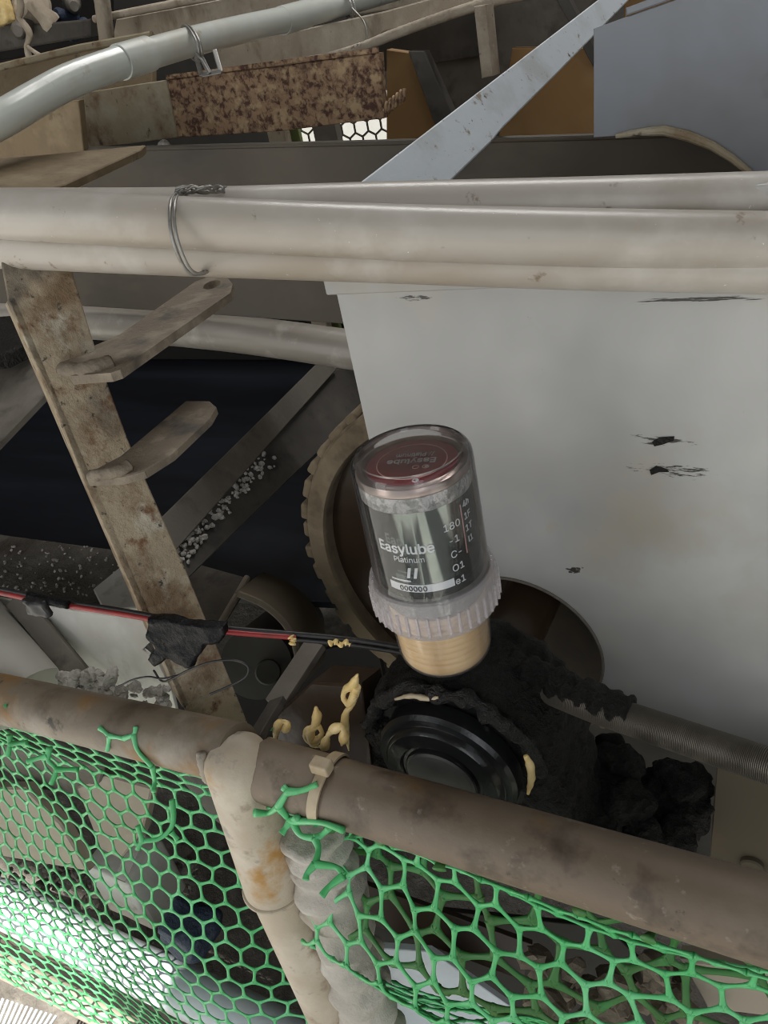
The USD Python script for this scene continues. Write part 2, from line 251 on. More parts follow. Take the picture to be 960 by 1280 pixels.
# ---------------------------------------------------------------- scene tree helpers
USED = {}
def free(path):
    k = USED.get(path, 0); USED[path] = k + 1
    return path if k == 0 else f'{path}_{k:03d}'
def tag(prim, label=None, cat=None, group=None, kind=None):
    for k, v in (('label', label), ('category', cat), ('group', group), ('kind', kind)):
        if v: prim.SetCustomDataByKey(k, v)
    return prim
class Thing:
    def __init__(s, name, label, cat, loc, group=None, kind=None):
        s.path = free('/World/' + name); s.loc = np.array(loc, float); x = UsdGeom.Xform.Define(stage, s.path); x.AddTranslateOp().Set(Gf.Vec3d(*s.loc.tolist())); tag(x.GetPrim(), label, cat, group, kind)
    def part(s, name, mesh, look, smooth=35, label=None, under=None, kind=None):
        p = free((under or s.path) + '/' + name); m = mesh.copy(); m.apply_translation(-s.loc)
        usdkit.mesh(stage, p, m, LOOK[look], smooth=smooth); tag(stage.GetPrimAtPath(p), label, None, None, kind); return p
def solo(name, mesh, look, label, cat, smooth=35, group=None, kind=None):
    p = free('/World/' + name); b = mesh.bounds; o = np.array([b[:, 0].mean(), b[:, 1].mean(), b[0, 2]]); m = mesh.copy(); m.apply_translation(-o)
    usdkit.mesh(stage, p, m, LOOK[look], smooth=smooth); g = UsdGeom.Xformable(stage.GetPrimAtPath(p)); g.AddTranslateOp().Set(Gf.Vec3d(*o.tolist())); tag(stage.GetPrimAtPath(p), label, cat, group, kind); return p
def struct(name, mesh, look): return solo(name, mesh, look, None, None, kind='structure')

# ================================================================ setting
struct('floor', rbox((-5, .12, -.1), (3, 4.0, 0), .01), 'floor_grit')
struct('walkway', rbox((-5, -3.5, -.1), (3, .12, .01), .01), 'walkway_concrete')
struct('wall_back', rbox((-5, 3.9, 0), (3, 4.0, 4.2), .01), 'shed_wall')
for x0, x1, y0 in ((-5, -.85, -.95), (-.85, -.05, -3.2), (-.05, .05, -1.3), (.05, .52, -3.2), (.52, 1.08, -1.3), (1.08, 1.8, -3.2)):     # unseen roof sheets, edges and gaps shaped to throw sun stripes
    struct('sun_gap_ceiling', rbox((x0, y0, 3.6), (x1, 4.0, 3.63), .005), 'shed_wall')
struct('added_wall_left', rbox((-5.1, -3.5, 0), (-5, 4.0, 3.7), .01), 'shed_wall')  # unseen side walls, added to shut off sky light
struct('added_wall_right', rbox((3.0, -.5, 0), (3.1, 4.0, 3.7), .01), 'shed_wall')

# ================================================================ guard sheet with the round shaft opening
HC = np.array([-.248, YS, 1.025]); HR = .094; XL = -.374; ZT = 1.418
ZBT = PY(850, 918, YS)[2]
outer = [(XL, ZBT), (.75, ZBT), (.75, ZT), (XL - .003, ZT)]
hole = [(HC[0] + HR * math.cos(a), HC[2] + HR * math.sin(a)) for a in np.linspace(0, 2 * np.pi, 72, endpoint=False)]
g = Thing('guard_sheet', 'large pale grey painted steel guard sheet with a round shaft opening and black scuffs', 'guard panel', (.1, YS, .55))
g.part('sheet', plate([(x, YS, z) for x, z in outer], .003, 0, holes=[[(x, YS, z) for x, z in hole]]), 'guard_paint')
g.part('top_flange', rbox((XL - .012, YS - .0045, ZT - .001), (.75, YS + .02, ZT + .06), .002), 'guard_paint')
g.part('opening_lip', tube([(HC[0] + HR * math.cos(a), YS - .001, HC[2] + HR * math.sin(a)) for a in np.linspace(0, 2 * np.pi, 73)], .0016, 8), 'steel_grey')
sm = [rough(plate([PY(x, y, YS - .0012) for x, y in q], .0012, 0), .0004, 90, 3) for q in ([(815, 553), (826, 547), (843, 546), (842, 551), (828, 556), (818, 558)], [(812, 588), (820, 583), (830, 586), (836, 590), (824, 590), (814, 594)])]
for s_ in sm: g.part('grease_smear', s_, 'grease_black', label='black grease smear on the sheet')
solo('inner_plate', plate([(-.5, .76, .30), (.8, .76, .30), (.8, .76, 1.02), (-.02, .76, 1.02), (-.02, .76, .85), (-.5, .76, .85)], .006, .001), 'gap_shade', 'inner plate in the gap below the guard sheet, coloured dark for its shade', 'plate')  # plate kept dark by colour, the gap shade is painted
# rust weeps at the top crease are in the paint

# ================================================================ conveyor drum behind the sheet
DC = np.array([-.297, .625, 1.074]); DR = .240
dr = Thing('conveyor_drum', 'brown steel conveyor drum with ribbed rubber rim, half hidden behind the guard sheet', 'drum', (DC[0], DC[1], DC[2] - DR))
dr.part('end_disc', lathe([(0, .0), (.05, 0), (.052, .004), (.205, .004), (.21, .006), (.21, .5), (0, .5)], DC + [0, .012, 0], (0, 1, 0), 72), 'drum_face')
ring = lathe([(.200, .002), (.203, -.003), (.224, -.003), (.227, .001), (.227, .012), (.229, .5), (.200, .5), (.200, .002)], DC, (0, 1, 0), 96); dr.part('rim', ring, 'lagging')
for k in range(44):
    a = 2 * np.pi * (k + rng.uniform(-.18, .18)) / 44; hw = rng.uniform(.009, .0135); hh = rng.uniform(.006, .011)
    e, t_ = np.array([math.cos(a), 0, math.sin(a)]), np.array([-math.sin(a), 0, math.cos(a)])
    dr.part('lagging_rib', rough(oriented((-.002, -hw, 0), (hh, hw, .42), DC + e * .227, e, -t_, np.array([0, 1, 0.]), .004), .0012, 120, k), 'lagging')
shaft = tube(line((-.238, .40, 1.066), (-.238, .66, 1.066)), .03, 32); dr.part('shaft', shaft, 'drum_face')

# ================================================================ bearing block
BX, BZ = -.236, 1.072
b = Thing('bearing_block', 'black grease-caked pillow block bearing with a round dark end cap', 'bearing', (BX, .43, .95))
pts = []
s0 = trimesh.creation.icosphere(2, .014).vertices
for y in (.405, .475):
    for a in np.linspace(0, 2 * np.pi, 24, endpoint=False): pts.append(s0 + [BX + .074 * math.cos(a), y, BZ + .066 * math.sin(a)])
    for x in (-.15, .15): pts.append(s0 + [BX + x * .62, y, .97])
hm = tm(manifold3d.Manifold.hull_points(np.vstack(pts))); hm = rough(hm, .009, 55, 5, edge=.0045)
b.part('housing', hm, 'grease_dust', smooth=True)
b.part('end_ring', rough(lathe([(.030, -.01), (.030, .004), (.0700, .004), (.0725, .002), (.0735, -.004), (.0735, -.03)], (BX, .3955, BZ), (0, -1, 0), 96), .0006, 120, 2), 'cap_black')
b.part('end_cap', lathe([(0, .016), (.030, .016), (.0325, .0155), (.0335, .0125), (.036, .0125), (.038, .0155), (.050, .0145), (.0525, .012), (.0535, .008), (.056, .007), (.060, .0075), (.063, .004), (.063, -.01)], (BX, .378, BZ), (0, -1, 0), 96), 'cap_black')
b.part('cap_disc', lathe([(0, .0175), (.029, .0175), (.031, .016), (.031, .01)], (BX, .378, BZ), (0, -1, 0), 64), 'cap_face', label='matt grey disc at the centre of the cap')
gl = [np.array([BX + .078 * math.cos(a), .389 - .002 * math.sin(9 * a), BZ + .076 * math.sin(a)]) for a in np.linspace(.15, 2.95, 60)]
b.part('grease_bead', tube(gl, [.0065 + .0012 * math.sin(1.1 * i) for i in range(60)], 12, wob=.006, wscale=120), 'grease_black', smooth=True)
ya = [PY(x, y, .374) for x, y in [(657, 945), (663, 958), (664, 975), (660, 992)]]
b.part('grease_smear', tube(spl(ya, 20), np.interp(np.linspace(0, 1, 20), [0, .3, .7, 1], [.0015, .0035, .003, .001]), 10, wob=.001, wscale=200), 'grease_yellow', smooth=True, label='dried yellow grease beside the cap')
yb = [PY(x, y, .380) for x, y in [(494, 874), (512, 870), (535, 873), (548, 872)]]
b.part('grease_smear', tube(spl(yb, 20), np.interp(np.linspace(0, 1, 20), [0, .3, .7, 1], [.001, .0024, .0022, .001]), 10, wob=.0015, wscale=260), 'tie_tan', smooth=True, label='tan grease crust above the cap')
b.part('base_foot', rough(rbox((BX - .19, .40, .90), (BX + .13, .50, .985), .008), .006, 45, 8, edge=.006), 'grease_dust', smooth=True)

# ================================================================ automatic lubricator standing on the bearing
LX, LY, LB = -.2365, .412, 1.1752
TOPZ = PY(512, 562, LY)[2]; HL = TOPZ - LB
lx = PY(512, 562, LY)[0]; LX = lx
lub = Thing('lubricator', 'clear plastic automatic grease lubricator with red top label standing on the bearing', 'lubricator', (LX, LY, LB))
o = (LX, LY, LB); Z = (0, 0, 1)
S = HL / .200   # profile drawn for a 200 mm tall cartridge
SR = S * 1.085
def lp(pr): return [(r * SR, h * S) for r, h in pr]
lub.part('cup', lathe(lp([(0, 0), (.030, 0), (.0345, .002), (.0365, .006), (.0375, .012), (.0392, .060), (.0392, .066)]), o, Z, 96), 'clear_cup_plastic', smooth=40)
gp = [(0, .002), (.0325, .002), (.035, .006)]
for k in range(9): h = .010 + k * .0062; gp += [(.0355 + k * .0002, h), (.0362 + k * .0002, h + .0022), (.0362 + k * .0002, h + .0040), (.0355 + k * .0002, h + .0058)]
gp += [(.0365, .066), (0, .066)]
lub.part('grease_fill', lathe(lp(gp), o, Z, 72), 'grease_amber', label='amber grease inside the clear cup')
cp = [(.039, .052), (.0455, .0535), (.0475, .057), (.0490, .064), (.0495, .080), (.0490, .086), (.048, .0885), (.0478, .0905), (.0462, .092), (.0405, .092)]
cl = lathe(lp(cp), o, Z, 120); lub.part('collar', cl, 'clear_collar_plastic', smooth=40)
for k in range(40):
    a = 2 * np.pi * k / 40; e, t_ = np.array([math.cos(a), math.sin(a), 0]), np.array([-math.sin(a), math.cos(a), 0])
    lub.part('collar_rib', oriented(np.array((-.0014, -.0011, 0)) * S, np.array((.0012, .0011, .020)) * S, np.array(o) + e * .0493 * SR + [0, 0, .0605 * S], e, t_, np.array([0, 0, 1.]), .0005), 'clear_collar_plastic', smooth=False)
dv = lub.part('drive_unit', lathe(lp([(0, .070), (.0385, .070), (.0395, .072), (.0395, .170), (.0385, .172), (0, .172)]), o, Z, 96), 'label_dark')
lub.part('foil_band', rough(lathe(lp([(.0385, .170), (.0400, .1705), (.0404, .1725), (.0404, .181), (.0398, .183), (.036, .185)]), o, Z, 160), .0005, 260, 4), 'crumple_foil', under=dv)
lub.part('rim', lathe(lp([(.0395, .182), (.0408, .184), (.0408, .187), (.0395, .190), (.036, .1915), (.0335, .1905), (.0325, .189)]), o, Z, 96), 'silver_rim', label='silver rim round the red top')
td = lub.part('top_disc', lathe(lp([(.0335, .188), (.0325, .1898), (0, .1898)]), o, Z, 96), 'label_red', label='dark red printed disc on top')
def flat(mesh, at, ang, zz):
    m = mesh.copy(); c, s_ = math.cos(ang), math.sin(ang); T = np.eye(4); T[:3, :3] = [[c, -s_, 0], [s_, c, 0], [0, 0, 1]]; T[:3, 3] = [at[0], at[1], zz]; m.apply_transform(T); return m
def ctext(t_, h, bold=False, squeeze=1.):
    m = meshkit.text_mesh(t_, h, .0003, bold); bb = m.bounds; m.apply_translation([-(bb[0, 0] + bb[1, 0]) / 2, -h / 2, 0]); m.vertices[:, 0] *= squeeze; return m
zt = LB + .1899 * S
cd = np.array([LX, LY]) - C[:2]; vw = math.atan2(cd[1], cd[0])     # heading from the camera to the axis
tang = vw - math.pi / 2 + math.pi + math.radians(-14)
ux, uy = np.array([math.cos(tang), math.sin(tang)]), np.array([-math.sin(tang), math.cos(tang)])
def topput(t_, h, x, y, bold=False, sq=1., look='print_white'):
    at = np.array([LX, LY]) + ux * x + uy * y; lub.part('lettering', flat(ctext(t_, h, bold, sq), at, tang, zt), look, smooth=False, under=td)
topput('Easylube', .0064, .0005, .0000, True, .95); topput('// Platinum', .0050, -.001, -.0090, True, .8)
topput('®', .0040, -.012, .0085); 
aa = np.linspace(0, 2 * np.pi, 73)
lub.part('printed_ring', tube([(LX + .0248 * SR * math.cos(a), LY + .0248 * SR * math.sin(a), zt) for a in aa], .0005, 6), 'print_pink', under=td)
for dx in (.003, .010): lub.part('printed_mark', tube([np.array([*(np.array([LX, LY]) + ux * (-dx - .001 + .0022 * math.cos(a)) + uy * (.0085 + .0022 * math.sin(a))), zt]) for a in np.linspace(0, 2 * np.pi, 25)], .0004, 6), 'print_pink', under=td)
near = -cd / np.linalg.norm(cd)
fm = np.array([LX, LY]) + near * .0278 * SR
lub.part('printed_mark', join(tube([np.array([*(fm + ux * .002 * math.cos(a) + uy * .002 * math.sin(a)), zt]) for a in np.linspace(0, 2 * np.pi, 25)], .0005, 6), flat(ctext('+', .0035), fm + ux * -.001, tang, zt)), 'print_white', smooth=False, under=td)
def wrap(mesh, ang, h, r):
    """flat lettering bent round the drive unit, centred at the angle, reading left to right from outside"""
    m = mesh.copy()
    m = tm(mf(m).refine_to_length(.002)) if False else m
    x, y, z = m.vertices.T; a = ang + x / r; rr = r + z; m.vertices = np.c_[LX + rr * np.cos(a), LY + rr * np.sin(a), LB + h + y]; return m
A0 = math.atan2(-cd[1], -cd[0])      # side that faces the camera
rd = .0396 * SR
def side(t_, hgt, ang, h, bold=False, sq=1., look='print_white'): lub.part('lettering', wrap(ctext(t_, hgt, bold, sq), A0 + ang, h, rd), look, smooth=False, under=dv)
side('Easylube', .0080, -.42, .139 * S, True, .92); side('Platinum', .0044, -.38, .129 * S, False, .95)
for dx in (-.0028, .0022):
    q = sg.Polygon([(-.0018 + dx, -.0045), (.0004 + dx, -.0045), (.0026 + dx, .0045), (.0004 + dx, .0045)]); m_ = trimesh.creation.extrude_polygon(q, .0003, engine='earcut'); lub.part('printed_mark', wrap(m_, A0 - .36, .1165 * S, rd), 'print_white', smooth=False, under=dv)
def band(w, h, ang, hh, look, n=24):
    m = join(*[trimesh.creation.box((w / n, h, .0002), trimesh.transformations.translation_matrix((-w / 2 + w * (i + .5) / n, 0, 0))) for i in range(n)]); m.merge_vertices()
    lub.part('printed_band', wrap(m, A0 + ang, hh, rd), look, smooth=False, under=dv)
band(.050, .0066, -.26, .1015 * S, 'print_white'); band(.016, .0012, -.62, .1085 * S, 'print_white'); 
lub.part('lettering', wrap(ctext('000000', .0040, True), A0 - .40, .1015 * S, rd + .0003), 'label_dark', smooth=False, under=dv)
for i, t_ in enumerate(['180', '-1', 'C-', 'O1', 'e1']): side(t_, .0056, .50, (.151 - .0125 * i) * S)
for i, t_ in enumerate(['4h', '1F', '1T', 'l1']): side(t_, .0050, .90, (.162 - .0105 * i) * S)
lub.part('printed_mark', wrap(trimesh.creation.extrude_polygon(sg.box(-.0004, -.02, .0004, .02), .0003, engine='earcut'), A0 + .74, .142 * S, rd), 'print_pink', smooth=False, under=dv)
lub.part('clear_cover', lathe(lp([(.0450, .088), (.0447, .092), (.0440, .100), (.0432, .190), (.0425, .195), (.0405, .1985), (.0385, .200), (.0365, .1995), (.0355, .197), (.033, .196), (0, .196)]), o, Z, 120), 'clear_cover_plastic', smooth=40, label='clear dome cover over the printed unit')
lub.part('outlet_neck', lathe([(0, .004), (.0135, .004), (.0135, -.022), (0, -.022)], o, Z, 24), 'cap_black')

# ================================================================ pipes across the frame
def pipe(name, label, ctl, r, look, n=60, seg=40):
    return solo(name, tube(spl(ctl, n), r, seg), look, label, 'pipe', smooth=40)
pA = [P(-140, 258, .63), P(0, 268, .60), P(230, 279, .565), P(480, 290, .535), P(720, 297, .512), P(1000, 303, .492), P(1150, 306, .482)]
pB = [P(-140, 306, .655), P(0, 308, .628), P(230, 316, .597), P(480, 323, .566), P(720, 330, .533), P(1000, 334, .502), P(1150, 336, .492)]
pC = [P(-140, 262, .68), P(0, 262, .645), P(240, 263, .598), P(480, 258, .562), P(720, 254, .532), P(1000, 247, .508), P(1150, 242, .496)]
pipe('conduit_pipe', 'upper front pale grey conduit pipe running across the picture', pA, .0186, 'conduit_grey')
pipe('conduit_pipe', 'lower pale grey conduit pipe tucked under the upper one', pB, .0176, 'conduit_grey')
pipe('conduit_pipe', 'third conduit pipe showing as a thin strip above the upper front pipe', pC, .0170, 'conduit_grey')
wt = Thing('wire_tie', 'grey wire tied round the pale conduit pipes with a twisted knot on top', 'wire', P(232, 345, .57))
wl = [P(238, 240, .60), P(220, 243, .566), P(213, 256, .546), P(213, 285, .540), P(221, 315, .545), P(233, 338, .556), P(246, 343, .566), P(258, 338, .60)]
wt.part('loop', join(tube(spl(wl, 50), .0014, 10), tube(spl([p + R @ np.array([.0032, .0004, 0]) for p in wl], 50), .0013, 10)), 'wire_grey', smooth=True)
for k in range(5):
    kk = [P(219 + 62 * t_ + rng.normal(0, 1.2), 237 + 4 * math.sin(7 * t_ + k * 1.3) + rng.normal(0, 1.), .566 + .008 * math.cos(5 * t_ + k)) for t_ in np.linspace(0, 1, 9)]
    wt.part('knot_strand', tube(spl(kk, 50), .0009, 8), 'wire_grey', smooth=True)

# ================================================================ railing (nearest)
YR, ZR = .316, 1.088; RR = .0275
ra = Thing('pipe_railing', 'worn brown painted pipe railing with a pale rusty post welded below it', 'railing', (-.41, YR, .3))
def rl(px, py): return PY(px, py, YR)
L0, L1, R0, R1 = rl(-120, 843), rl(298, 942), rl(330, 962), rl(1060, 1180)
L0 = PY(0, 873, YR); L0 = L0 + (L0 - L1) * .5
ra.part('rail', tube(line(L0, L1, 30), RR * .98, 40), 'rail_rust')
ra.part('rail', tube(line(R0, R1, 30), RR, 40), 'rail_paint')
T0 = P(300, 925, .640); T1 = P(318, 1105, .725) ; 
pa = PY(298, 957, YR - .010); pb = PY(343, 1105, YR - .020); pc = PY(412, 1262, YR - .03); pd = pc + (pc - pb) * 1.6
ra.part('post', tube([pb - (pb - pa) * .02, pc, pd], .0262, 40), 'post_paint')
sl = []
ra.part('post_sleeve', tube(np.vstack([pa + (pa - pb) / np.linalg.norm(pa - pb) * k for k in (.025, .024, .020, .014, .006, -.004)] + [pb]), [.004, .012, .0205, .0265, .029, .0293, .0293], 40), 'post_paint')
ax_ = (pb - pa) / np.linalg.norm(pb - pa); u_ = np.cross(ax_, [1, 0, 0]); u_ /= np.linalg.norm(u_); v_ = np.cross(ax_, u_)
ra.part('sleeve_lip', tube([pb + .0295 * (math.cos(a) * u_ + math.sin(a) * v_) for a in np.linspace(0, 2 * np.pi, 49)], .0022, 8), 'post_paint')
wb = []
for t in np.linspace(math.radians(-70), math.radians(42), 30):
    y_, z_ = YR - .0285 * math.cos(t), L1[2] + .0285 * math.sin(t); q_ = pb + (pa - pb) * ((z_ - pb[2]) / (pa[2] - pb[2])); wb.append(np.array([q_[0] - math.sqrt(max(.0290 ** 2 - (y_ - q_[1]) ** 2, 0)), y_, z_]))
ra.part('weld_bead', rough(tube(np.array(wb), .0040, 12), .0022, 260, 3), 'weld', smooth=True)

# ================================================================ lumpy column behind the railing post
lc = [P(392, 1030, .70), P(412, 1100, .73), P(440, 1200, .79), P(470, 1300, .86), P(500, 1420, .98)]
lcp = spl(lc, 90)
solo('caked_column', tube(lcp, [.030 + .0035 * math.sin(i * .9) for i in range(90)], 40, wob=.008, wscale=38, seed=4), 'lumpy_dust', 'lumpy pale column caked with dust, behind the green net right of the railing post', 'column', smooth=True)

# ================================================================ zip tie and yellow grease strings
zt_ = Thing('cable_tie', 'tan cable tie strapped round the brown railing pipe', 'cable tie', PY(410, 985, YR) - [0, 0, .03])
zc = PY(412, 985, YR); rd_ = (R1 - R0) / np.linalg.norm(R1 - R0); n1 = np.cross(rd_, [0, 0, 1.]); n1 /= np.linalg.norm(n1); n2 = np.cross(n1, rd_)
a_ = np.linspace(0, 2 * np.pi, 61); ring_o = []
for i in range(60):
    ring_o.append(None)
def strap(rin, rout, w):
    v, f = [], []
    for i in range(60):
        a = 2 * np.pi * i / 60
        for r_ in (rin, rout):
            for s_ in (-w / 2, w / 2): v.append(zc + rd_ * (s_ + .005 * math.sin(a)) + r_ * (math.cos(a) * n1 + math.sin(a) * n2))
    for i in range(60):
        j = (i + 1) % 60; q = [4 * i + k for k in range(4)]; p = [4 * j + k for k in range(4)]
        for a, b_ in ((2, 3), (3, 1), (1, 0), (0, 2)): f += [[q[a], q[b_], p[b_]], [q[a], p[b_], p[a]]]
    m = trimesh.Trimesh(v, f, process=False); trimesh.repair.fix_normals(m); return m
zt_.part('strap', strap(RR + .0003, RR + .0024, .0095), 'tie_tan', smooth=40)
hd = PY(424, 938, YR - .002); zt_.part('head', oriented((-.0085, -.006, -.005), (.0085, .006, .006), zc + n2 * (RR + .005) - n1 * -.004 + rd_ * .004, rd_, n1, n2, .002), 'tie_tan')
def worm(label, pp, y, r, n=60, name='grease_string'):
    pts_ = spl([PY(a, b_, y + (c[0] if c else 0)) for a, b_, *c in pp], n)
    k = np.linspace(0, 1, n); rad = 1.35 * r * (.75 + .25 * np.sin(k * 17)) * np.interp(k, [0, .06, .9, 1], [.35, 1, 1, .3])
    solo(name, tube(pts_, rad, 12, wob=r * .25, wscale=200), 'grease_yellow', label, 'grease', smooth=True)
worm('long yellow grease string hanging left of the bearing above the railing', [(447, 843), (441, 856), (432, 862), (429, 872), (436, 880), (443, 868), (446, 858), (441, 880), (433, 890), (431, 905), (433, 922), (436, 938)], .372, .0030, 90)
worm('small coiled yellow grease string by the top of the railing post', [(331, 934), (338, 926), (343, 930), (345, 916), (348, 905), (354, 902), (359, 905), (357, 912), (350, 912)], .352, .0030)
worm('stub of yellow grease at the left beside the small coil', [(327, 916), (325, 922), (326, 928), (328, 932)], .350, .0028, 30)
worm('knotted yellow grease lump with an upright tail behind the railing', [(395, 884), (396, 898), (392, 908), (383, 912), (384, 922), (394, 926), (402, 918), (398, 908), (388, 914), (392, 930), (402, 934)], .360, .0032, 80)
worm('arched yellow grease string just left of the cable tie head', [(405, 938), (408, 924), (416, 912), (427, 910), (430, 920), (427, 932)], .350, .0034, 50)

# ================================================================ control cable with clips
cb = Thing('control_cable', 'red and black cable pair stretched across under the angle post', 'cable', P(270, 800, .66))
c1 = [(-60, 728, .74), (0, 740, .72), (60, 752, .705), (160, 768, .685), (260, 786, .665), (370, 796, .66), (440, 803, .66), (520, 816, .665), (600, 832, .655), (690, 853, .63)]
cb.part('red_core', tube(spl([P(x, y + 1, d) for x, y, d in c1[:6]], 60), .0024, 10), 'cable_red', smooth=True, label='red core')
cb.part('black_core', tube(spl([P(x, y - 3.5, d + .002) for x, y, d in c1], 80), .0024, 10), 'cable_black', smooth=True, label='black core')
cb.part('black_core', tube(spl([P(x, y + 3, d + .003) for x, y, d in c1[5:]], 50), .0022, 10), 'cable_black', smooth=True)
cb.part('clip', rough(rbox(P(46, 757, .70) - [.017, .004, .012], P(46, 757, .70) + [.013, .006, .006], .004), .004, 90, 5, edge=.003), 'cable_black', smooth=True)
cb.part('tape', rough(tube(spl([P(x, y, d - .003) for x, y, d in [(36, 745, .712), (60, 751, .703), (85, 756, .698)]], 14), .0042, 12), .001, 200, 1), 'tape_black', smooth=True)
tp = plate(PP([(184, 776), (210, 776), (240, 781), (278, 784), (281, 796), (272, 804), (256, 806), (247, 818), (234, 834), (216, 830), (206, 826), (192, 838), (184, 826), (192, 812), (186, 798)], (184, 776, .662), (278, 790, .640), (220, 832, .672)), .010, .002)
solo('tape_wrap', rough(tp, .007, 45, 9, edge=.003), 'tape_black', 'crumpled black tape wrapped over the cable on the angle post', 'tape', smooth=True)
for i, (lab, pp) in enumerate([('yellow grease blob clinging to the red cable', [(363, 795), (366, 800), (365, 806), (368, 800)]), ('yellow grease crumb with side spikes on the black cable', [(411, 805), (418, 802), (424, 806), (431, 803), (438, 806)])]):
    solo('grease_crumb', tube(spl([P(a, b_, .650) for a, b_ in pp], 24), [.0022 + .0012 * math.sin(k * 1.1) for k in range(24)], 10, wob=.0006, wscale=300), 'grease_yellow', lab, 'grease', smooth=True)
w1 = [P(x, y, d) for x, y, d in [(192, 838, .70), (205, 852, .69), (235, 838, .665), (262, 828, .655), (290, 825, .65), (309, 832, .648), (308, 845, .65), (290, 856, .655), (262, 868, .66)]]
w2 = [P(x, y, d) for x, y, d in [(145, 860, .73), (165, 850, .71), (185, 846, .70), (205, 848, .69), (235, 838, .67), (247, 815, .66), (252, 800, .655)]]
solo('loose_wire', tube(spl(w1, 60), .0010, 8), 'cable_black', 'thin dark wire looping out in front of the angle post foot', 'wire', smooth=True)
solo('loose_wire', tube(spl(w2, 50), .0009, 8), 'cable_black', 'thin dark wire curling from the white sheet up to the tape', 'wire', smooth=True)

# ================================================================ angle post with two lugs
an = Thing('angle_post', 'rust-flecked tan steel angle post with two flat lugs, left of the lubricator', 'post', P(250, 900, .83))
fa = PP([(0, 318), (86, 318), (92, 345), (98, 365), (125, 455), (160, 550), (232, 712), (310, 905), (326, 950), (262, 950), (230, 885), (102, 597), (62, 490), (40, 445), (10, 374)], (46, 340, .63), (250, 900, .76), (160, 550, .685))
fl = plate(fa, .006, .001); an.part('web', fl, 'angle_steel')
e0, e1 = fa[1], fa[-6]; nrm = np.cross(fa[4] - fa[14], fa[7] - fa[14]); nrm /= np.linalg.norm(nrm); nrm = nrm if nrm.dot(ray(100, 500)) > 0 else -nrm
ll = [fa[14], fa[11], fa[10]]
an.part('flange', plate([fa[14], fa[11], fa[10], fa[10] + nrm * .045, fa[11] + nrm * .045, fa[14] + nrm * .045], .006, .001), 'angle_steel')
ZL1 = P(180, 440, .63)[2]
lug1 = [PZ(x, y, ZL1) for x, y in [(74, 452), (118, 432), (150, 418), (244, 352), (258, 347), (284, 347), (291, 355), (288, 366), (150, 462), (138, 466), (88, 470)]]
hole1 = [PZ(265 + 11 * math.cos(a), 356 + 5 * math.sin(a) - 3 * math.cos(a), ZL1) for a in np.linspace(0, 2 * np.pi, 20, endpoint=False)]
an.part('lug', plate(lug1, .0075, .001, holes=[hole1]), 'lug_steel', label='upper lug with a slotted hole')
ZL2 = P(190, 560, .66)[2]
lug2 = [PZ(x, y, ZL2) for x, y in [(112, 590), (150, 570), (232, 501), (262, 501), (270, 508), (262, 522), (215, 566), (180, 588), (150, 596), (108, 598)]]
an.part('lug', plate(lug2, .0075, .001), 'lug_steel', label='lower plain lug')
wb1 = [PZ(x, y, ZL1 + .001) - ray(x, y) * .006 for x, y in [(78, 462), (100, 462), (122, 458), (140, 452)]]
an.part('weld_bead', rough(tube(spl(wb1, 24), .006, 12), .002, 200, 2), 'lug_steel', smooth=True)
wb2 = [PZ(x, y, ZL2 + .001) - ray(x, y) * .006 for x, y in [(112, 594), (130, 592), (150, 588), (162, 582)]]
an.part('weld_bead', rough(tube(spl(wb2, 24), .005, 12), .002, 200, 3), 'lug_steel', smooth=True)

# ================================================================ flexible conduit on the right
fc = spl([P(x, y, d) for x, y, d in [(640, 842, .660), (690, 862, .640), (740, 882, .615), (800, 903, .592), (880, 930, .560), (960, 957, .53), (1080, 1000, .49)]], 900)
fr = .0124 + .0006 * np.where((np.arange(900) // 2) % 2 == 0, 1, -1)
fx = Thing('flexible_conduit', 'ribbed grey flexible metal conduit running down right from the bearing', 'conduit', P(800, 920, .59))
fx.part('hose', tube(fc, fr, 20), 'flex_metal', smooth=60)
gc = [p + np.array([0, .002, .0065]) for p in fc[0:430:14]]
fx.part('grease_crust', rough(tube(gc, [.0150 - .0035 * i / len(gc) + .0015 * math.sin(i * 1.7) for i in range(len(gc))], 14), .004, 110, 6, edge=.003), 'grease_dust', smooth=True, label='black crust along the top of the hose')

# ================================================================ grease heaps under the conduit
g_ = np.random.default_rng(3); blobs = []
sp = trimesh.creation.icosphere(3, 1.0)
for i in range(34):
    x = g_.uniform(-.20, -.06); z = .935 + g_.uniform(-.05, .045) - .25 * max(0, x + .11); y = g_.uniform(.44, .54); r_ = g_.uniform(.012, .026)
    q = sp.copy(); q.vertices = q.vertices * r_ * [1.1, 1, .9] + [x, y, z]; blobs.append(mf(q))
hp = tm(manifold3d.Manifold.batch_boolean(blobs, manifold3d.OpType.Add))
hp = rough(hp, .016, 60, 11, edge=.0045)
solo('grease_heap', hp, 'grease_dust', 'heap of black clotted grease right of the bearing behind the railing', 'grease', smooth=True)
bp = Thing('support_plate', 'brown steel plate with a round bolt at the right edge above the railing', 'plate', (.05, .50, .55))
YP = .50
bp.part('plate', plate([PY(896, 955, YP), PY(884, 1110, YP), PY(882, 1200, YP), PY(1100, 1280, YP), PY(1110, 990, YP)], .012, .001), 'brown_plate')
bc = PY(940, 1079, YP); bp.part('bolt', lathe([(0, .006), (.009, .006), (.0105, .0045), (.0105, -.002)], bc, (0, -1, 0), 24), 'brown_plate')

# ================================================================ flat bar brace
br = plate(PP([(428, 248), (450, 228), (505, 186), (755, -6), (800, -40), (830, -40), (786, 0), (700, 88), (628, 160), (616, 175), (590, 200), (553, 236), (545, 250)], (500, 210, .66), (700, 50, .86), (600, 180, .73)), .006, .0012)
solo('brace_bar', br, 'bar_white', 'whitish flat steel brace bar rising diagonally to the top right', 'bar', smooth=30)

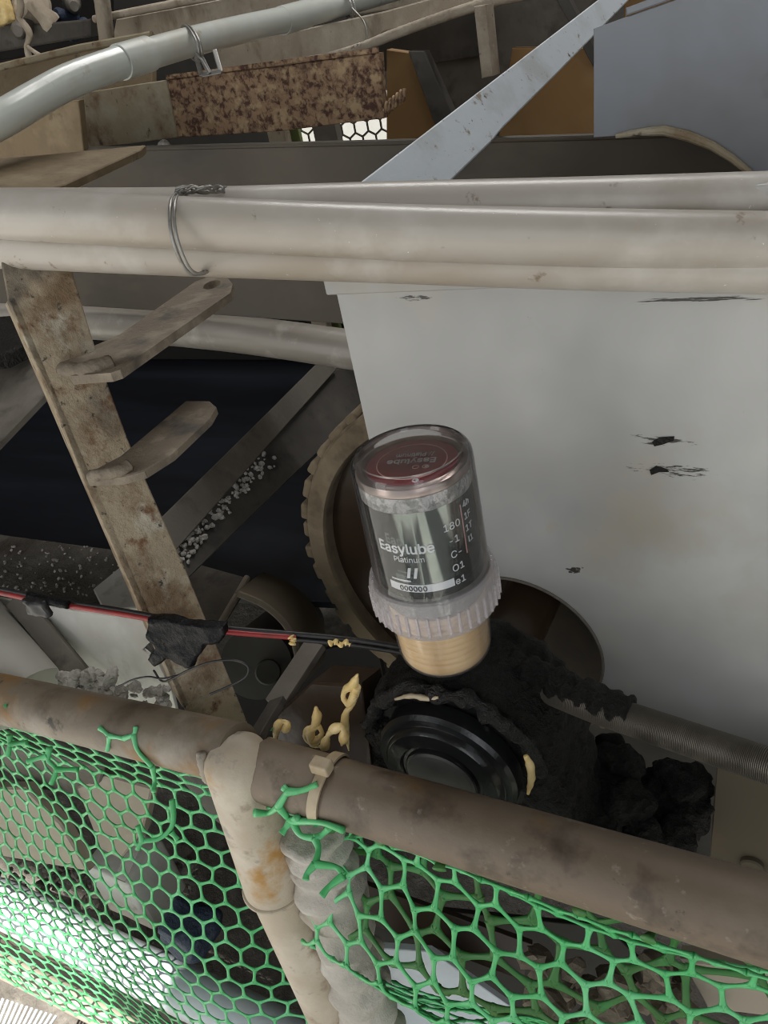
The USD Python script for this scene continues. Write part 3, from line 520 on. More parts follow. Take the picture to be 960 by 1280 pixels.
# ================================================================ skirt board, tube below it, upper guard
sk = Thing('skirt_board', 'long dark brown conveyor skirt board behind the pale conduit pipes', 'board', (-.6, .80, 1.3))
YK = .80
def yk(*a): return [PY(x, y, YK) for x, y in a]
sk.part('board', plate(yk((-250, 196), (110, 187), (480, 178), (745, 171), (1050, 160), (1150, 420), (445, 406), (190, 388), (90, 382), (-250, 372)), .012, .001), 'skirt_brown')
sk.part('top_edge', tube([p for p in yk((-250, 196), (110, 187), (480, 178), (745, 171), (1050, 160))], .003, 10), 'skirt_brown')
tb = [PY(-150, 392, .82), PY(90, 402, .82), PY(280, 416, .82), PY(460, 440, .82), PY(560, 452, .82)]
pipe('return_tube', 'pale grey glossy tube under the dark brown skirt board', tb, .026, 'tube_pale')
YU = .72
arc = [(742, 172), (770, 170), (800, 165), (830, 163), (860, 170), (890, 182), (915, 198), (935, 214), (950, 232), (1010, 300)]
ug = Thing('upper_guard', 'blue-grey steel guard at the top right with a curved lower edge', 'guard panel', PY(850, 160, YU))
ug.part('sheet', plate([PY(x, y, YU) for x, y in [(742, 36), *arc, (1100, 300), (1100, -80), (900, -20), (780, 22)]], .003, .0005), 'upper_guard_paint')
ug.part('edge_strip', tube([PY(x, y, YU - .003) for x, y in arc[1:9]], [.002, .003, .004, .004, .0035, .003, .0025, .002], 10), 'rust_paint', label='tan rubber strip along the curve')
ug.part('top_flange', plate([PY(x, y, YU - .004) for x, y in [(782, 20), (900, -22), (900, -34), (782, 10)]], .02, .001), 'upper_guard_paint')

# ================================================================ orange-brown boards and clutter behind
def YPL(pts, y, t): return plate([PY(a, b_, y) for a, b_ in pts], t, .001)
solo('ochre_board', YPL([(483, 62), (512, 66), (556, 180), (556, 260), (483, 260)], 1.25, .02), 'ochre_panel', 'orange-brown board right of the rusty beam end', 'board')
solo('ochre_board', YPL([(640, 60), (743, 60), (743, 260), (610, 260)], 1.2, .02), 'ochre_panel', 'orange-brown board between the whitish brace bar and upper guard', 'board')
solo('ochre_board', YPL([(780, -30), (880, -60), (880, 6), (780, 30)], 1.3, .02), 'ochre_panel', 'orange-brown board just showing above the upper guard', 'board')
solo('bulkhead', YPL([(500, 10), (740, -10), (745, 240), (560, 240)], 1.35, .02), 'steel_grey', 'dusty dark grey steel panel behind the orange-brown boards', 'panel')
solo('bulkhead', YPL([(350, 40), (600, 5), (600, 70), (350, 110)], 1.32, .02), 'steel_dark', 'dark steel panel behind the dusty trough end', 'panel')
solo('strut', YPL([(592, 8), (607, 6), (616, 95), (602, 98)], 1.15, .03), 'dusty_beam', 'slim cream strut standing behind the whitish brace bar', 'strut')
solo('strut', YPL([(690, -10), (706, -10), (742, 60), (742, 85)], 1.18, .02), 'steel_dark', 'dark slanted strut beside the upper guard', 'strut')
solo('strut', YPL([(510, 64), (530, 64), (568, 150), (552, 180)], 1.2, .02), 'steel_dark', 'dark slanted strut at the edge of the left orange-brown board', 'strut')

def YPF(pts, y, t):
    q = [PY(a, b_, y) for a, b_ in pts]; lo = sorted(range(len(q)), key=lambda i: q[i][2])[:2]
    for i in lo: q[i] = np.array([q[i][0], y, .0])
    return plate(q, t, .001)
# hexagonal white mesh seen under the rusty beam
def hexwall(name, label, pix_, y, pitch, look, wr, back):
    q = [PY(a, b_, y) for a, b_ in pix_]; x0, x1 = min(p[0] for p in q), max(p[0] for p in q); z0, z1 = min(p[2] for p in q), max(p[2] for p in q); ms = []
    a = pitch / math.sqrt(3)
    for i in range(int((x1 - x0) / pitch) + 2):
        for j in range(int((z1 - z0) / (1.5 * a)) + 2):
            c = np.array([x0 + (i + .5 * (j % 2)) * pitch, y, z0 + j * 1.5 * a]); h = [c + a * np.array([math.sin(k * math.pi / 3), 0, math.cos(k * math.pi / 3)]) for k in range(6)]
            for k in (0, 1, 2): ms.append(tube(line(h[k], h[k + 1]), wr, 5))
    t = Thing(name, label, 'mesh', ((x0 + x1) / 2, y, z0)); t.part('wire_mesh', join(*ms), 'steel_grey', smooth=False)
    t.part('backing', rbox((x0 - .02, y + .012, z0 - .02), (x1 + .02, y + .016, z1 + .02), .001), look); t.part('stand', rbox((x0, y + .016, 0), (x0 + .02, y + .03, z1), .002), 'steel_dark')  # backing glows as stand-in for daylight outside
hexwall('mesh_screen', 'hexagonal mesh screen with a glowing white backing below the rusty beam end', [(415, 140), (485, 190)], 1.5, .030, 'hex_glow', .0022, None)
hexwall('mesh_screen', 'small mesh gap with a glowing white backing beside the green patch', [(366, 150), (392, 190)], 1.5, .030, 'hex_glow', .0022, None)
solo('green_patch', YPF([(352, 150), (370, 150), (372, 195), (352, 195)], 1.48, .01), 'hex_green', 'small olive green patch under the rusty beam', 'panel')
solo('rear_strut', YPF([(330, 150), (352, 150), (356, 195), (336, 195)], 1.44, .02), 'dusty_beam', 'dusty strut left of the green patch under the rusty beam', 'strut')
solo('rear_strut', YPF([(388, 150), (416, 146), (444, 200), (410, 200)], 1.42, .02), 'steel_grey', 'grey slanted strut between the two white mesh screens', 'strut')

# ================================================================ rusty beam, tan beam and ledge at the left top
YB = .98
rb = Thing('rusty_beam', 'heavily rusted flaking steel channel beam with tan paint left on its left part', 'beam', PY(300, 150, YB))
rb.part('web', YPL([(208, 100), (340, 84), (474, 66), (480, 148), (350, 164), (222, 172)], YB, .012), 'rust_heavy')
rb.part('painted_web', YPL([(92, 118), (208, 100), (222, 172), (100, 188)], YB - .002, .012), 'rust_paint', label='web stretch with tan paint left')
rb.part('top_flange', plate([PY(208, 100, YB - .004), PY(474, 66, YB - .004), PY(474, 66, YB + .05) , PY(208, 100, YB + .05)], .006, .001), 'rust_heavy')
eb = [PY(480 + 1.5 * i, 138 - 1.2 * i + 8 * math.sin(i * 2.1), YB - .012 + .008 * math.cos(i * 2.1)) for i in range(18)]
rb.part('spring_end', tube(spl(eb, 90), .0022, 8), 'rust_heavy', smooth=True, label='coiled rusty wire at the beam end')
tbm = Thing('tan_beam', 'tan painted box beam with a dusty ledge at the left edge', 'beam', PY(40, 180, .92))
tbm.part('face', plate([PY(-200, 150, .78), PY(98, 126, .79), PY(104, 189, .79), PY(70, 197, .79), PY(-200, 236, .78)], .01, .001), 'tan_beam')
tbm.part('ledge', plate(PP([(-160, 208), (0, 198), (70, 192), (182, 181), (176, 187), (82, 230), (60, 236), (-160, 246)], (0, 197, .82), (180, 182, .86), (70, 232, .745)), .008, .001), 'tan_beam')
tbm.part('upper_face', plate([PY(-200, 128, 1.10), PY(0, 84, 1.10), PY(100, 60, 1.10), PY(190, 44, 1.10), PY(190, 130, 1.05), PY(-200, 190, 1.05)], .01, .001), 'tan_beam')
tbm.part('upper_lip', tube([PY(-200, 128, 1.098), PY(0, 84, 1.098), PY(100, 60, 1.098), PY(190, 44, 1.098)], .006, 10), 'rust_paint')
solo('plaster_crumb', rough(trimesh.creation.icosphere(3, .009).apply_translation(PY(205, 182, .95)), .004, 90, 3), 'gravel_pale', 'white plaster crumb beside the tan ledge corner', 'crumb', smooth=True)

# ================================================================ PVC conduit at top left
pv = Thing('pvc_conduit', 'whitish green PVC conduit curving in from the left top with couplings', 'pipe', P(100, 100, 1.0))
vp = [P(-120, 190, .74), P(-40, 168, .765), P(0, 150, .78), P(45, 124, .81), P(90, 100, .84), P(150, 78, .88), P(240, 52, .96), P(300, 37, 1.03), P(370, 21, 1.12), P(440, 2, 1.22), P(520, -20, 1.34)]
pv.part('pipe', tube(spl(vp[:6], 50), .0170, 36), 'pvc_white'); pv.part('pipe', tube(spl(vp[5:], 50), .0164, 36), 'pvc_white')
pv.part('coupling', tube(line(P(150, 78, .88), P(186, 67, .911)), .0186, 36), 'pvc_white'); pv.part('coupling', tube(line(P(352, 26, 1.098), P(384, 17, 1.139)), .0180, 36), 'pvc_white')
def wloop(cx, cy, d, sx, sy, label, tail):
    t = Thing('wire_tie', label, 'wire', P(cx, cy + sy, d))
    for k in range(2):
        t.part('loop', tube(spl([P(cx + k * 4 + sx * math.cos(a) + sy * .35 * math.sin(a), cy + sy * math.sin(a), d - .03 * math.cos(a)) for a in np.linspace(0, 2 * np.pi, 17)], 50), .0016, 8), 'wire_grey', smooth=True)
    t.part('tail', tube(spl([P(*q) for q in tail], 30), .0014, 8), 'wire_grey', smooth=True)
wloop(238, 54, .955, 8, 22, 'wire tie hooked round the PVC conduit above the rusty beam', [(245, 66, .93), (254, 78, .93), (262, 92, .93)])
wloop(432, 6, 1.20, 7, 18, 'wire tie near the top where the PVC conduit leaves the frame', [(440, 10, 1.17), (455, 28, 1.16), (458, 50, 1.16), (446, 56, 1.16)])
cl_ = Thing('hanger_clip', 'small bent steel hanger clip under the PVC conduit', 'clip', P(262, 90, 1.06))
for a, b_ in (((245, 70, .94), (252, 95, .94)), ((252, 72, .935), (262, 92, .935)), ((268, 62, .95), (276, 90, .94))): cl_.part('leg', bar(P(*a), P(*b_), .006, .002, R @ np.array([1, 0, 0.])), 'wire_grey')
cl_.part('bridge', bar(P(252, 94, .938), P(276, 89, .938), .006, .002, R @ np.array([0, 1, 0.])), 'wire_grey')

# dusty trough behind the conduit and top-left machinery
tr = Thing('dusty_trough', 'dust-covered pale trough beam running behind the PVC conduit at the top', 'beam', PY(300, 60, 1.2))
tr.part('face', plate([PY(x, y, 1.22) for x, y in [(270, 58), (380, 36), (480, 14), (560, -8), (690, -30), (690, -12), (600, 10), (480, 40), (470, 50), (380, 82), (270, 94)]], .02, .002), 'dusty_beam')
tr.part('lip', tube(spl([PY(x, y, 1.20) for x, y in [(270, 94), (330, 86), (400, 74), (450, 60), (500, 40), (600, 6), (690, -14)]], 40), .007, 12), 'dusty_beam', smooth=True)
tr.part('upper_face', plate([PY(x, y, 1.5) for x, y in [(140, 50), (145, 24), (240, 6), (420, -30), (700, -70), (700, -20), (420, 22), (240, 50)]], .02, .002), 'dusty_beam')
solo('thin_rail', tube([PY(118, 24, 1.45), PY(240, 0, 1.45), PY(300, -12, 1.45)], .007, 12), 'dusty_beam', 'thin pale rail at the very top left', 'rail')
solo('machine_post', tube([PY(124, -30, 1.42), PY(135, 60, 1.42)], .016, 24), 'dusty_beam', 'short dusty pipe post at the top left', 'post')
gg = np.random.default_rng(12)
bx = Thing('machinery', 'dark cluttered machinery behind the tan beam in the top left corner', 'machine', PY(50, 60, 1.9))
bx.part('frame', plate([PY(x, y, 1.75) for x, y in [(-120, 44), (112, 24), (112, 46), (-120, 84)]], .04, .004), 'steel_dark')
bx.part('frame', plate([PY(x, y, 2.0) for x, y in [(-120, -60), (130, -60), (130, 60), (-120, 90)]], .04, .004), 'void_shade')
for i in range(9):
    c = PY(gg.uniform(5, 115), gg.uniform(2, 34), gg.uniform(1.72, 1.9)); r_ = gg.uniform(.02, .05)
    bx.part('fitting', rough(lathe([(0, 0), (r_, 0), (r_ * 1.05, .01), (r_ * .8, .03), (r_ * .8, .06), (r_ * .5, .07), (0, .07)], c, gg.normal(size=3) + [0, -2, 0], 20), .003, 40, i), ['steel_grey', 'steel_dark', 'dusty_beam', 'navy_rag', 'blue_tube'][i % 5])
bx.part('cover', rough(rbox(PY(2, 14, 1.72) - [.06, .02, .03], PY(2, 14, 1.72) + [.03, .02, .03], .01), .006, 40, 5, edge=.012), 'grease_yellow', label='yellow cover at the corner')
cr = [PY(x, y, 1.6) for x, y in [(24, -10), (26, 10), (24, 22), (33, 34), (37, 44), (34, 58), (36, 72)]]
solo('twisted_rope', join(tube(spl(cr, 40), .008, 10, wob=.003), tube(spl([PY(x, y, 1.59) for x, y in [(34, 58), (42, 64), (52, 70)]], 12), .005, 8)), 'dusty_beam', 'frayed dusty rope hanging over machinery at the top left', 'rope', smooth=True)

# ================================================================ conveyor interior left of the drum
solo('conveyor_belt', plate([PZ(x, y, .92) for x, y in [(-300, 470), (70, 420), (560, 430), (560, 760), (270, 745), (0, 690), (-300, 640)]], .012, .001), 'belt_rubber', 'black rubber conveyor belt deep inside the frame behind the angle post', 'belt')
solo('rear_plate', plate([PY(x, y, 1.60) for x, y in [(-500, 300), (700, 300), (700, 560), (-500, 560)]], .01, .001), 'void_shade', 'rear plate closing the conveyor behind the belt, coloured black for the unlit depth', 'plate')  # blackness of the interior is painted on this plate
solo('grey_plate', plate(PP([(-120, 440), (38, 400), (78, 470), (-10, 562), (-120, 590)], (0, 420, 1.05), (60, 470, .95), (0, 560, .9)), .008, .001), 'steel_grey', 'grey steel plate at the left edge behind the angle post', 'plate')
solo('dark_clamp', rough(plate(PP([(-60, 398), (30, 392), (34, 428), (4, 442), (-60, 452)], (0, 400, 1.0), (30, 420, .97), (0, 440, .95)), .02, .003), .004, 60, 4), 'grease_dust', 'greasy black clamp lump at the left edge above the grey plate', 'clamp')
ch = Thing('channel_brace', 'dark channel brace with gravel on it sloping up right behind the angle post', 'brace', P(230, 690, .95))
A_ = ((200, 670, .93), (330, 520, 1.12), (235, 712, .93))
ch.part('web', plate(PP([(214, 690), (330, 560), (420, 462), (482, 440), (500, 470), (360, 600), (236, 722)], *A_), .006, .001), 'steel_dark')
fl_ = PP([(180, 668), (330, 520), (400, 450), (420, 462), (330, 562), (214, 694)], *A_)
ch.part('flange', plate([p - ray(300, 550) * .012 for p in fl_], .006, .001), 'steel_grey')
gv = PP([(225 + 110 * t + gg.normal(0, 7), 690 - 118 * t + gg.normal(0, 7)) for t in gg.uniform(0, 1, 130)], *A_)
ch.part('gravel', stones([p - ray(300, 600) * .004 for p in gv], .0018, .0045, 4), 'gravel_pale', smooth=False, kind='stuff')
lg = Thing('frame_ledge', 'gritty grey steel ledge with pale crumbs at the left under the belt', 'ledge', PZ(100, 720, .945))
lg.part('ledge', plate([PZ(x, y, .945) for x, y in [(-160, 648), (0, 668), (150, 688), (250, 706), (306, 722), (250, 790), (150, 780), (-160, 740)]], .012, .001), 'ledge_grit')
lg.part('crumbs', stones([PZ(gg.uniform(0, 150), gg.uniform(682, 745), .947) for _ in range(120)], .0012, .0035, 6), 'gravel_pale', smooth=False, kind='stuff')
zg = .957
gs = Thing('gusset', 'small grey gusset plate with a pale worn edge behind the angle post', 'plate', PZ(270, 740, zg))
gs.part('plate', plate([PZ(x, y, zg) for x, y in [(170, 700), (230, 700), (309, 722), (303, 735), (268, 790), (120, 742), (118, 732)]], .010, .001), 'steel_grey')
gs.part('pale_edge', plate([PZ(x, y, zg + .012) for x, y in [(116, 736), (160, 700), (178, 730), (172, 758), (130, 764)]], .012, .002), 'torn_sheet', label='pale chipped corner')
gs.part('bright_edge', tube([PZ(309, 722, zg), PZ(290, 755, zg), PZ(272, 786, zg)], .005, 10), 'beige_panel')

# torn pale sheet
ts = plate(PP([(-120, 730), (0, 748), (90, 764), (180, 776), (190, 800), (178, 812), (196, 826), (214, 862), (222, 895), (100, 885), (0, 868), (-120, 845)], (0, 750, 1.0), (180, 776, .88), (100, 870, 1.0)), .004, .0006)
solo('torn_sheet', ts, 'torn_sheet', 'off-white torn sheet with a ragged right edge under the red cable', 'sheet')
solo('pale_drum', tube([P(-90, 730, .99), P(4, 838, .94), P(34, 874, .925)], .050, 32), 'duct_pale', 'pale rounded duct lying over the torn sheet at the left edge', 'duct')
solo('shadow_bar', bar(P(20, 748, .97), P(150, 905, .91), .026, .012, R @ np.array([.75, .6, 0])), 'steel_grey', 'grey bar standing in for the slanting shadow between the pale duct and torn sheet', 'strut')  # bar added to draw a shadow band across the sheet
solo('debris_pile', join(stones([P(gg.uniform(75, 145), gg.uniform(838, 872), .90) for _ in range(70)], .003, .009, 8), stones([P(gg.uniform(120, 225), gg.uniform(858, 900), .84) for _ in range(80)], .003, .008, 9)), 'gravel_pale', 'pile of pale broken crumbs between the torn sheet and railing', 'debris', smooth=False, kind='stuff')

# snub roller guard and bars in the dark gap
sg_ = Thing('roller_guard', 'brown curved roller guard in the dark gap below the drum', 'guard', P(330, 830, .92))
ac = [(298, 742), (330, 756), (358, 782), (372, 815), (372, 845), (358, 868), (345, 880)]
for off, nm in ((0, 'shell'),):
    f0 = spl([P(x, y, .86) for x, y in ac], 30); f1 = spl([P(x + 34, y - 26, 1.02) for x, y in ac], 30)
    v = np.vstack([f0, f1, f0 + ray(340, 820) * .006 + [-.006, 0, 0], f1 + [-.006, 0, 0]]); f = []
    for i in range(29):
        for a, b_ in ((0, 1), (1, 3), (3, 2), (2, 0)): f += [[a * 30 + i, a * 30 + i + 1, b_ * 30 + i + 1], [a * 30 + i, b_ * 30 + i + 1, b_ * 30 + i]]
    sh = trimesh.Trimesh(v, f, process=False); trimesh.repair.fix_normals(sh); sg_.part('shell', sh, 'brown_plate')
sg_.part('front_rim', tube(f0, .004, 10), 'brown_plate')
sg_.part('roller', tube(line(P(320, 830, .95), P(370, 780, 1.2)), .045, 32), 'gap_shade'); sg_.part('roller_hub', lathe([(0, .01), (.014, .01), (.016, 0), (.016, -.01)], P(335, 840, .93), -ray(335, 840), 20), 'gap_shade')
solo('grey_bar', bar(P(394, 806, .82), P(345, 880, .78), .028, .008, R @ np.array([.8, .5, 0])), 'steel_grey', 'grey flat bar leaning across the dark gap left of the bearing', 'bar')
solo('grey_bar', bar(P(348, 876, .75), P(318, 926, .70), .018, .008, R @ np.array([.8, .5, 0])), 'steel_dark', 'short dark bar end touching the top of the railing post', 'bar')
solo('rust_block', rough(plate(PP([(345, 890), (388, 850), (450, 855), (462, 960), (420, 1010), (330, 960)], (380, 880, .74), (440, 880, .72), (400, 950, .74)), .05, .004), .004, 60, 7), 'drum_face', 'rough rust-brown block left of the bearing behind the grease strings', 'block')
solo('cross_plate', plate([PY(x, y, .90) for x, y in [(150, 860), (470, 800), (520, 1050), (150, 1050)]], .01, .001), 'void_shade', 'plate at the back of the gap below the drum, coloured black for shade', 'plate')  # painted black so the gap reads as unlit

# ================================================================ things seen through the nets
solo('beige_panel', plate(PP([(-60, 985), (30, 985), (75, 1030), (110, 1090), (40, 1078), (-60, 1060)], (0, 1000, 1.35), (100, 1080, 1.3), (0, 1070, 1.4)), .02, .003), 'beige_panel', 'beige panel behind the left green net near the left edge', 'panel')
solo('beige_panel', plate(PP([(95, 985), (130, 968), (190, 985), (178, 1040), (150, 1075), (125, 1062)], (100, 980, 1.3), (190, 990, 1.25), (150, 1070, 1.3)), .02, .003), 'beige_panel', 'beige panel behind the left green net nearer the railing post', 'panel')
solo('grey_slab', plate(PP([(0, 930), (130, 960), (120, 1000), (40, 985), (0, 960)], (0, 930, 1.3), (130, 960, 1.25), (60, 990, 1.35)), .02, .003), 'steel_grey', 'blue-grey slab just under the railing behind the left net', 'slab')
solo('dark_plate', plate(PP([(195, 945), (245, 950), (300, 1050), (262, 1020), (235, 985)], (200, 950, 1.0), (245, 955, .95), (290, 1040, 1.0)), .01, .001), 'steel_dark', 'dark grey plate corner between the left net and railing post', 'plate')
solo('pale_box', rough(rbox(P(165, 1085, 1.45) - [.06, .05, .10], P(165, 1085, 1.45) + [.06, .05, .05], .01), .004, 20, 2, edge=.02), 'torn_sheet', 'pale crumpled plastic box behind the left net', 'box', smooth=True)
solo('blue_tube', tube([P(-140, 1080, 1.55), P(0, 1128, 1.45), P(150, 1200, 1.36), P(310, 1275, 1.28), P(440, 1340, 1.22)], .040, 36), 'blue_tube', 'wide bluish white tube sloping behind the left net', 'pipe')
solo('pale_tube', tube([P(-140, 1150, 1.5), P(0, 1205, 1.42), P(130, 1270, 1.34), P(260, 1340, 1.28)], .020, 30), 'beige_panel', 'narrow beige tube below the bluish one behind the left net', 'pipe')
solo('clear_strip', bar(P(150, 1100, 1.3), P(185, 1020, 1.3), .02, .004, R @ np.array([1, .3, 0])), 'clear_cup_plastic', 'clear plastic strip standing behind the left net', 'strip')
solo('brown_beam', bar(P(-100, 1125, 1.62), P(420, 1370, 1.42), .09, .03, R @ np.array([0, 1, 0])), 'skirt_brown', 'dark brown beam under the bluish tube behind the left net', 'beam')
solo('navy_rag', rough(rbox(P(235, 1160, 1.32) - [.05, .04, .03], P(235, 1160, 1.32) + [.05, .04, .03], .02), .022, 18, 6, edge=.012), 'navy_rag', 'crumpled navy rag behind the left net near the post', 'rag', smooth=True)
gp2 = [P(gg.uniform(-20, 240), gg.uniform(1075, 1130), gg.uniform(1.5, 1.62)) for _ in range(110)]
solo('floor_gravel', stones(gp2, .006, .018, 21), 'gravel_grey', 'grey gravel spilled behind the left net', 'gravel', smooth=False, kind='stuff')
solo('brush_strip', join(*[tube([P(-20 + 6 * i, 1240 + 2 * i, 1.4), P(-40 + 6 * i, 1300, 1.36)], .003, 6) for i in range(16)]), 'blue_tube', 'bluish bristle strip in the bottom left corner', 'brush', smooth=True, kind='stuff')
solo('steel_trough', plate(PP([(470, 1185), (540, 1190), (640, 1260), (640, 1320), (440, 1320)], (480, 1190, .95), (560, 1210, .95), (560, 1300, .98)), .01, .001), 'blue_tube', 'bluish steel trough plate behind the right net at the bottom', 'plate')
solo('brown_plank', bar(P(440, 1120, 1.05), P(660, 1200, 1.0), .05, .012, R @ np.array([0, 1, 0])), 'drum_face', 'brown plank behind the right net', 'plank')
solo('shade_sheet', plate(PP([(470, 1130), (760, 1160), (900, 1300), (430, 1300)], (500, 1150, 1.15), (760, 1180, 1.1), (600, 1300, 1.15)), .01, .001), 'gap_shade', 'sheet at the back of the gap behind the right net, coloured dark for shade', 'sheet')  # shade behind the net put into the sheet colour
sc = [P(gg.uniform(660, 860), gg.uniform(1195, 1290), gg.uniform(.78, .88)) for _ in range(45)]
solo('brown_stones', stones(sc, .010, .022, 31), 'lug_steel', 'brown stones heaped behind the right net', 'stones', smooth=False, kind='stuff')
solo('pale_ledge', plate(PP([(850, 1200), (980, 1215), (990, 1275), (885, 1262)], (850, 1200, .8), (980, 1215, .75), (900, 1270, .8)), .02, .002), 'beige_panel', 'pale ledge behind the right net at the right edge', 'ledge')

# ================================================================ green safety nets
def hexnet(S_, u0, u1, v0, v1, pitch, wid, keep=None, seed=0, jit=.06, thick=.6):
    a = pitch / math.sqrt(3); g = np.random.default_rng(seed); nodes = {}; edges = set(); jo = {}
    def key(x, y): return (round(x / pitch * 2), round(y / a * 2))
    for j in range(int((v1 - v0) / (1.5 * a)) + 2):
        for i in range(int((u1 - u0) / pitch) + 2):
            cx, cy = u0 + (i + .5 * (j % 2)) * pitch, v0 + j * 1.5 * a; ks = []
            for k in range(6):
                x, y = cx + a * math.sin(k * math.pi / 3), cy + a * math.cos(k * math.pi / 3); kk = key(x - u0, y - v0)
                if kk not in nodes: nodes[kk] = np.array([x, y]) + g.normal(0, jit * a, 2)
                ks.append(kk)
            for k in range(6): edges.add(tuple(sorted((ks[k], ks[(k + 1) % 6]))))
    ms = []; tt = np.array([0, .12, .3, .5, .7, .88, 1.]); rw = np.array([1.55, 1.15, .85, .78, .85, 1.15, 1.55])
    for e in sorted(edges):
        A, B = nodes[e[0]], nodes[e[1]]; mid = (A + B) / 2
        if not (u0 <= mid[0] <= u1 and v0 <= mid[1] <= v1): continue
        if keep and not keep(*mid): continue
        p = np.array([S_(*(A + (B - A) * t)) for t in tt]); ms.append(strand(p, rw * wid, S_, mid, thick))
    return join(*ms)
def strand(p, w, S_, mid, thick, seg=8):
    du = S_(mid[0] + .002, mid[1]) - S_(mid[0] - .002, mid[1]); dv = S_(mid[0], mid[1] + .002) - S_(mid[0], mid[1] - .002); n = np.cross(du, dv); n /= np.linalg.norm(n) + 1e-12
    t = np.gradient(p, axis=0); t /= np.linalg.norm(t, axis=1, keepdims=True); s_ = np.cross(n, t); s_ /= np.linalg.norm(s_, axis=1, keepdims=True) + 1e-12; nn = np.cross(t, s_)
    a = np.linspace(0, 2 * np.pi, seg, endpoint=False)
    v = p[:, None] + w[:, None, None] * (np.cos(a)[None, :, None] * s_[:, None] + thick * np.sin(a)[None, :, None] * nn[:, None]); v = v.reshape(-1, 3); f = []
    for i in range(len(p) - 1):
        for j in range(seg): k = (j + 1) % seg; f += [[i * seg + j, i * seg + k, (i + 1) * seg + k], [i * seg + j, (i + 1) * seg + k, (i + 1) * seg + j]]
    v = np.vstack([v, p[:1], p[-1:]]); s0_, e_ = len(v) - 2, len(v) - 1; o_ = (len(p) - 1) * seg
    for j in range(seg): k = (j + 1) % seg; f += [[s0_, k, j], [e_, o_ + j, o_ + k]]
    return trimesh.Trimesh(v, f, process=False)
PV = np.array([0, .06, .12, .20, .32, .46, .62, .80, 1.0]); PYv = np.array([.289, .3145, .341, .362, .340, .29, .26, .25, .245]); PZv = np.array([1.074, 1.0195, .966, .889, .772, .641, .484, .304, .104])
def SL(u, v):
    x = -.445 - u; y = np.interp(v, PV, PYv); z = np.interp(v, PV, PZv); c = math.exp(-max(u, 0) / .055)
    return np.array([x + .02 * c, y + .10 * c + .008 * math.sin(9 * u + 6 * v), z + .01 * math.sin(7 * u) - .02 * c])
nl = Thing('safety_net', 'green plastic safety net with small hexagons hanging left of the railing post', 'net', (-.8, .3, .3))
nl.part('netting', hexnet(SL, 0, .92, 0, .80, .031, .0025, seed=1), 'net_green', smooth=True)
def loose(paths, r=.0022):
    return [tube(spl(p, 14), np.interp(np.linspace(0, 1, 14), [0, .5, 1], [r * 1.3, r * .8, r * 1.1]), 8) for p in paths]
def rp(x, y, f=.0305):
    """where the pixel's ray meets the railing pipe (grown a little), else its nearest pass"""
    q = PY(x, y, YR); A, B = (L0, L1) if q[0] < L1[0] else (R0, R1); zc = A[2] + (B[2] - A[2]) * (q[0] - A[0]) / (B[0] - A[0]); r = ray(x, y)
    o_ = np.array([C[1] - YR, C[2] - zc]); k = r[1:]; a, b_, c = k @ k, 2 * o_ @ k, o_ @ o_ - f * f; D = b_ * b_ - 4 * a * c
    return C + r * ((-b_ - math.sqrt(max(D, 0))) / (2 * a))
lo = [[(125, 910), (137, 920)], [(137, 920), (155, 923)], [(155, 923), (167, 918), (170, 908)], [(137, 920), (134, 938)], [(167, 918), (172, 938), (190, 958)], [(190, 958), (193, 975), (192, 990)]]
for m_ in loose([[rp(*q) for q in p] for p in lo]): nl.part('torn_strand', m_, 'net_green', smooth=True, label='torn strand lying over the rail')
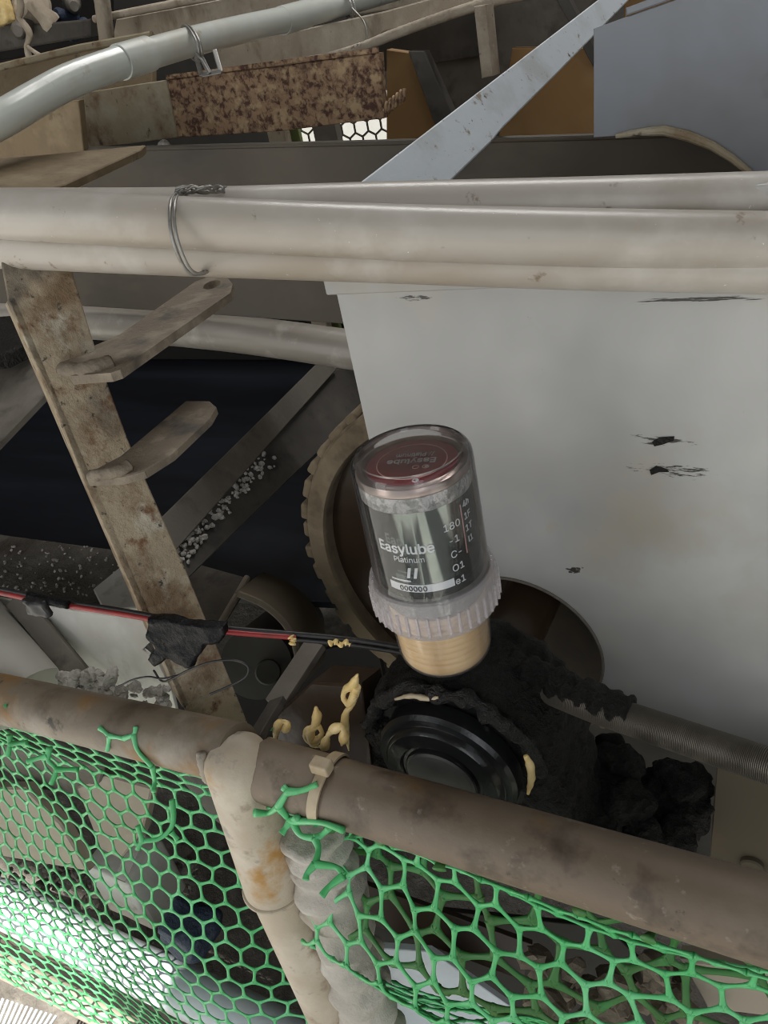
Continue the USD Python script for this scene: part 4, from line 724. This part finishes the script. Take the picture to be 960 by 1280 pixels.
lo2 = [[(12, 918), (12, 930), (10, 945)], [(12, 930), (34, 928)], [(62, 934), (60, 950), (70, 962), (64, 980)], [(60, 944), (34, 952)], [(70, 962), (98, 962)], [(215, 1000), (216, 1030), (200, 1048), (178, 1052), (172, 1062)], [(178, 1052), (172, 1032)], [(214, 1040), (222, 1050)]]
for m_ in loose([[P(x, y, .82) for x, y in p] for p in lo2], .0028): nl.part('torn_strand', m_, 'net_green', smooth=True)
QV = np.array([0, .05, .09, .14, .20, .27, .36, .46]); QY = np.array([.289, .312, .310, .285, .262, .290, .335, .36]); QZ = np.array([1.074, 1.031, .990, .946, .890, .828, .752, .655])
def SR(u, v):
    x = -.372 + u; k = min(1., max(0., (u - .04) / .2))
    y = np.interp(v, QV, QY); z = np.interp(v, QV, QZ)
    y += min(1, v / .06) * (.012 * math.sin(16 * u + 10 * v) + .006 * k); z += min(1, v / .06) * .008 * math.sin(13 * u)
    return np.array([x, y, z])
nr = Thing('safety_net', 'green plastic safety net with large open hexagons below the railing on the right', 'net', (-.15, .25, .6))
nr.part('netting', hexnet(SR, 0, .56, 0, .46, .036, .0026, seed=5, jit=.10), 'net_green', smooth=True)
lo3 = [[(318, 1016), (336, 1016), (348, 1008)], [(348, 1008), (358, 990), (354, 984)], [(358, 990), (378, 988), (398, 980)], [(348, 1008), (362, 1024), (372, 1022)], [(362, 1028), (352, 1042)], [(366, 1028), (376, 1044), (394, 1048)], [(394, 1048), (398, 1062), (394, 1080)], [(394, 1080), (384, 1092), (382, 1100)], [(394, 1080), (420, 1084), (430, 1094)], [(394, 1048), (404, 1042), (412, 1034)], [(430, 1094), (412, 1108), (402, 1120)], [(362, 1026), (400, 1028), (430, 1038)]]
for m_ in loose([[rp(x, y) for x, y in p] for p in lo3], .0028): nr.part('torn_strand', m_, 'net_green', smooth=True)

mat('net_olive', (.045, .20, .045), [((.08, .13, .025), 6, .45, .7), ((.05, .33, .09), 12, .55, .7)], rough=.45)
def SR2(u, v):
    p = SR(u, v * .9); return p + np.array([.006, .022 * min(1, v / .05) + .004, -.004])
nr.part('folded_netting', hexnet(SR2, .03, .56, .01, .24, .052, .0036, seed=9, jit=.16), 'net_olive', smooth=True, label='second olive layer of the net folded under the rail')
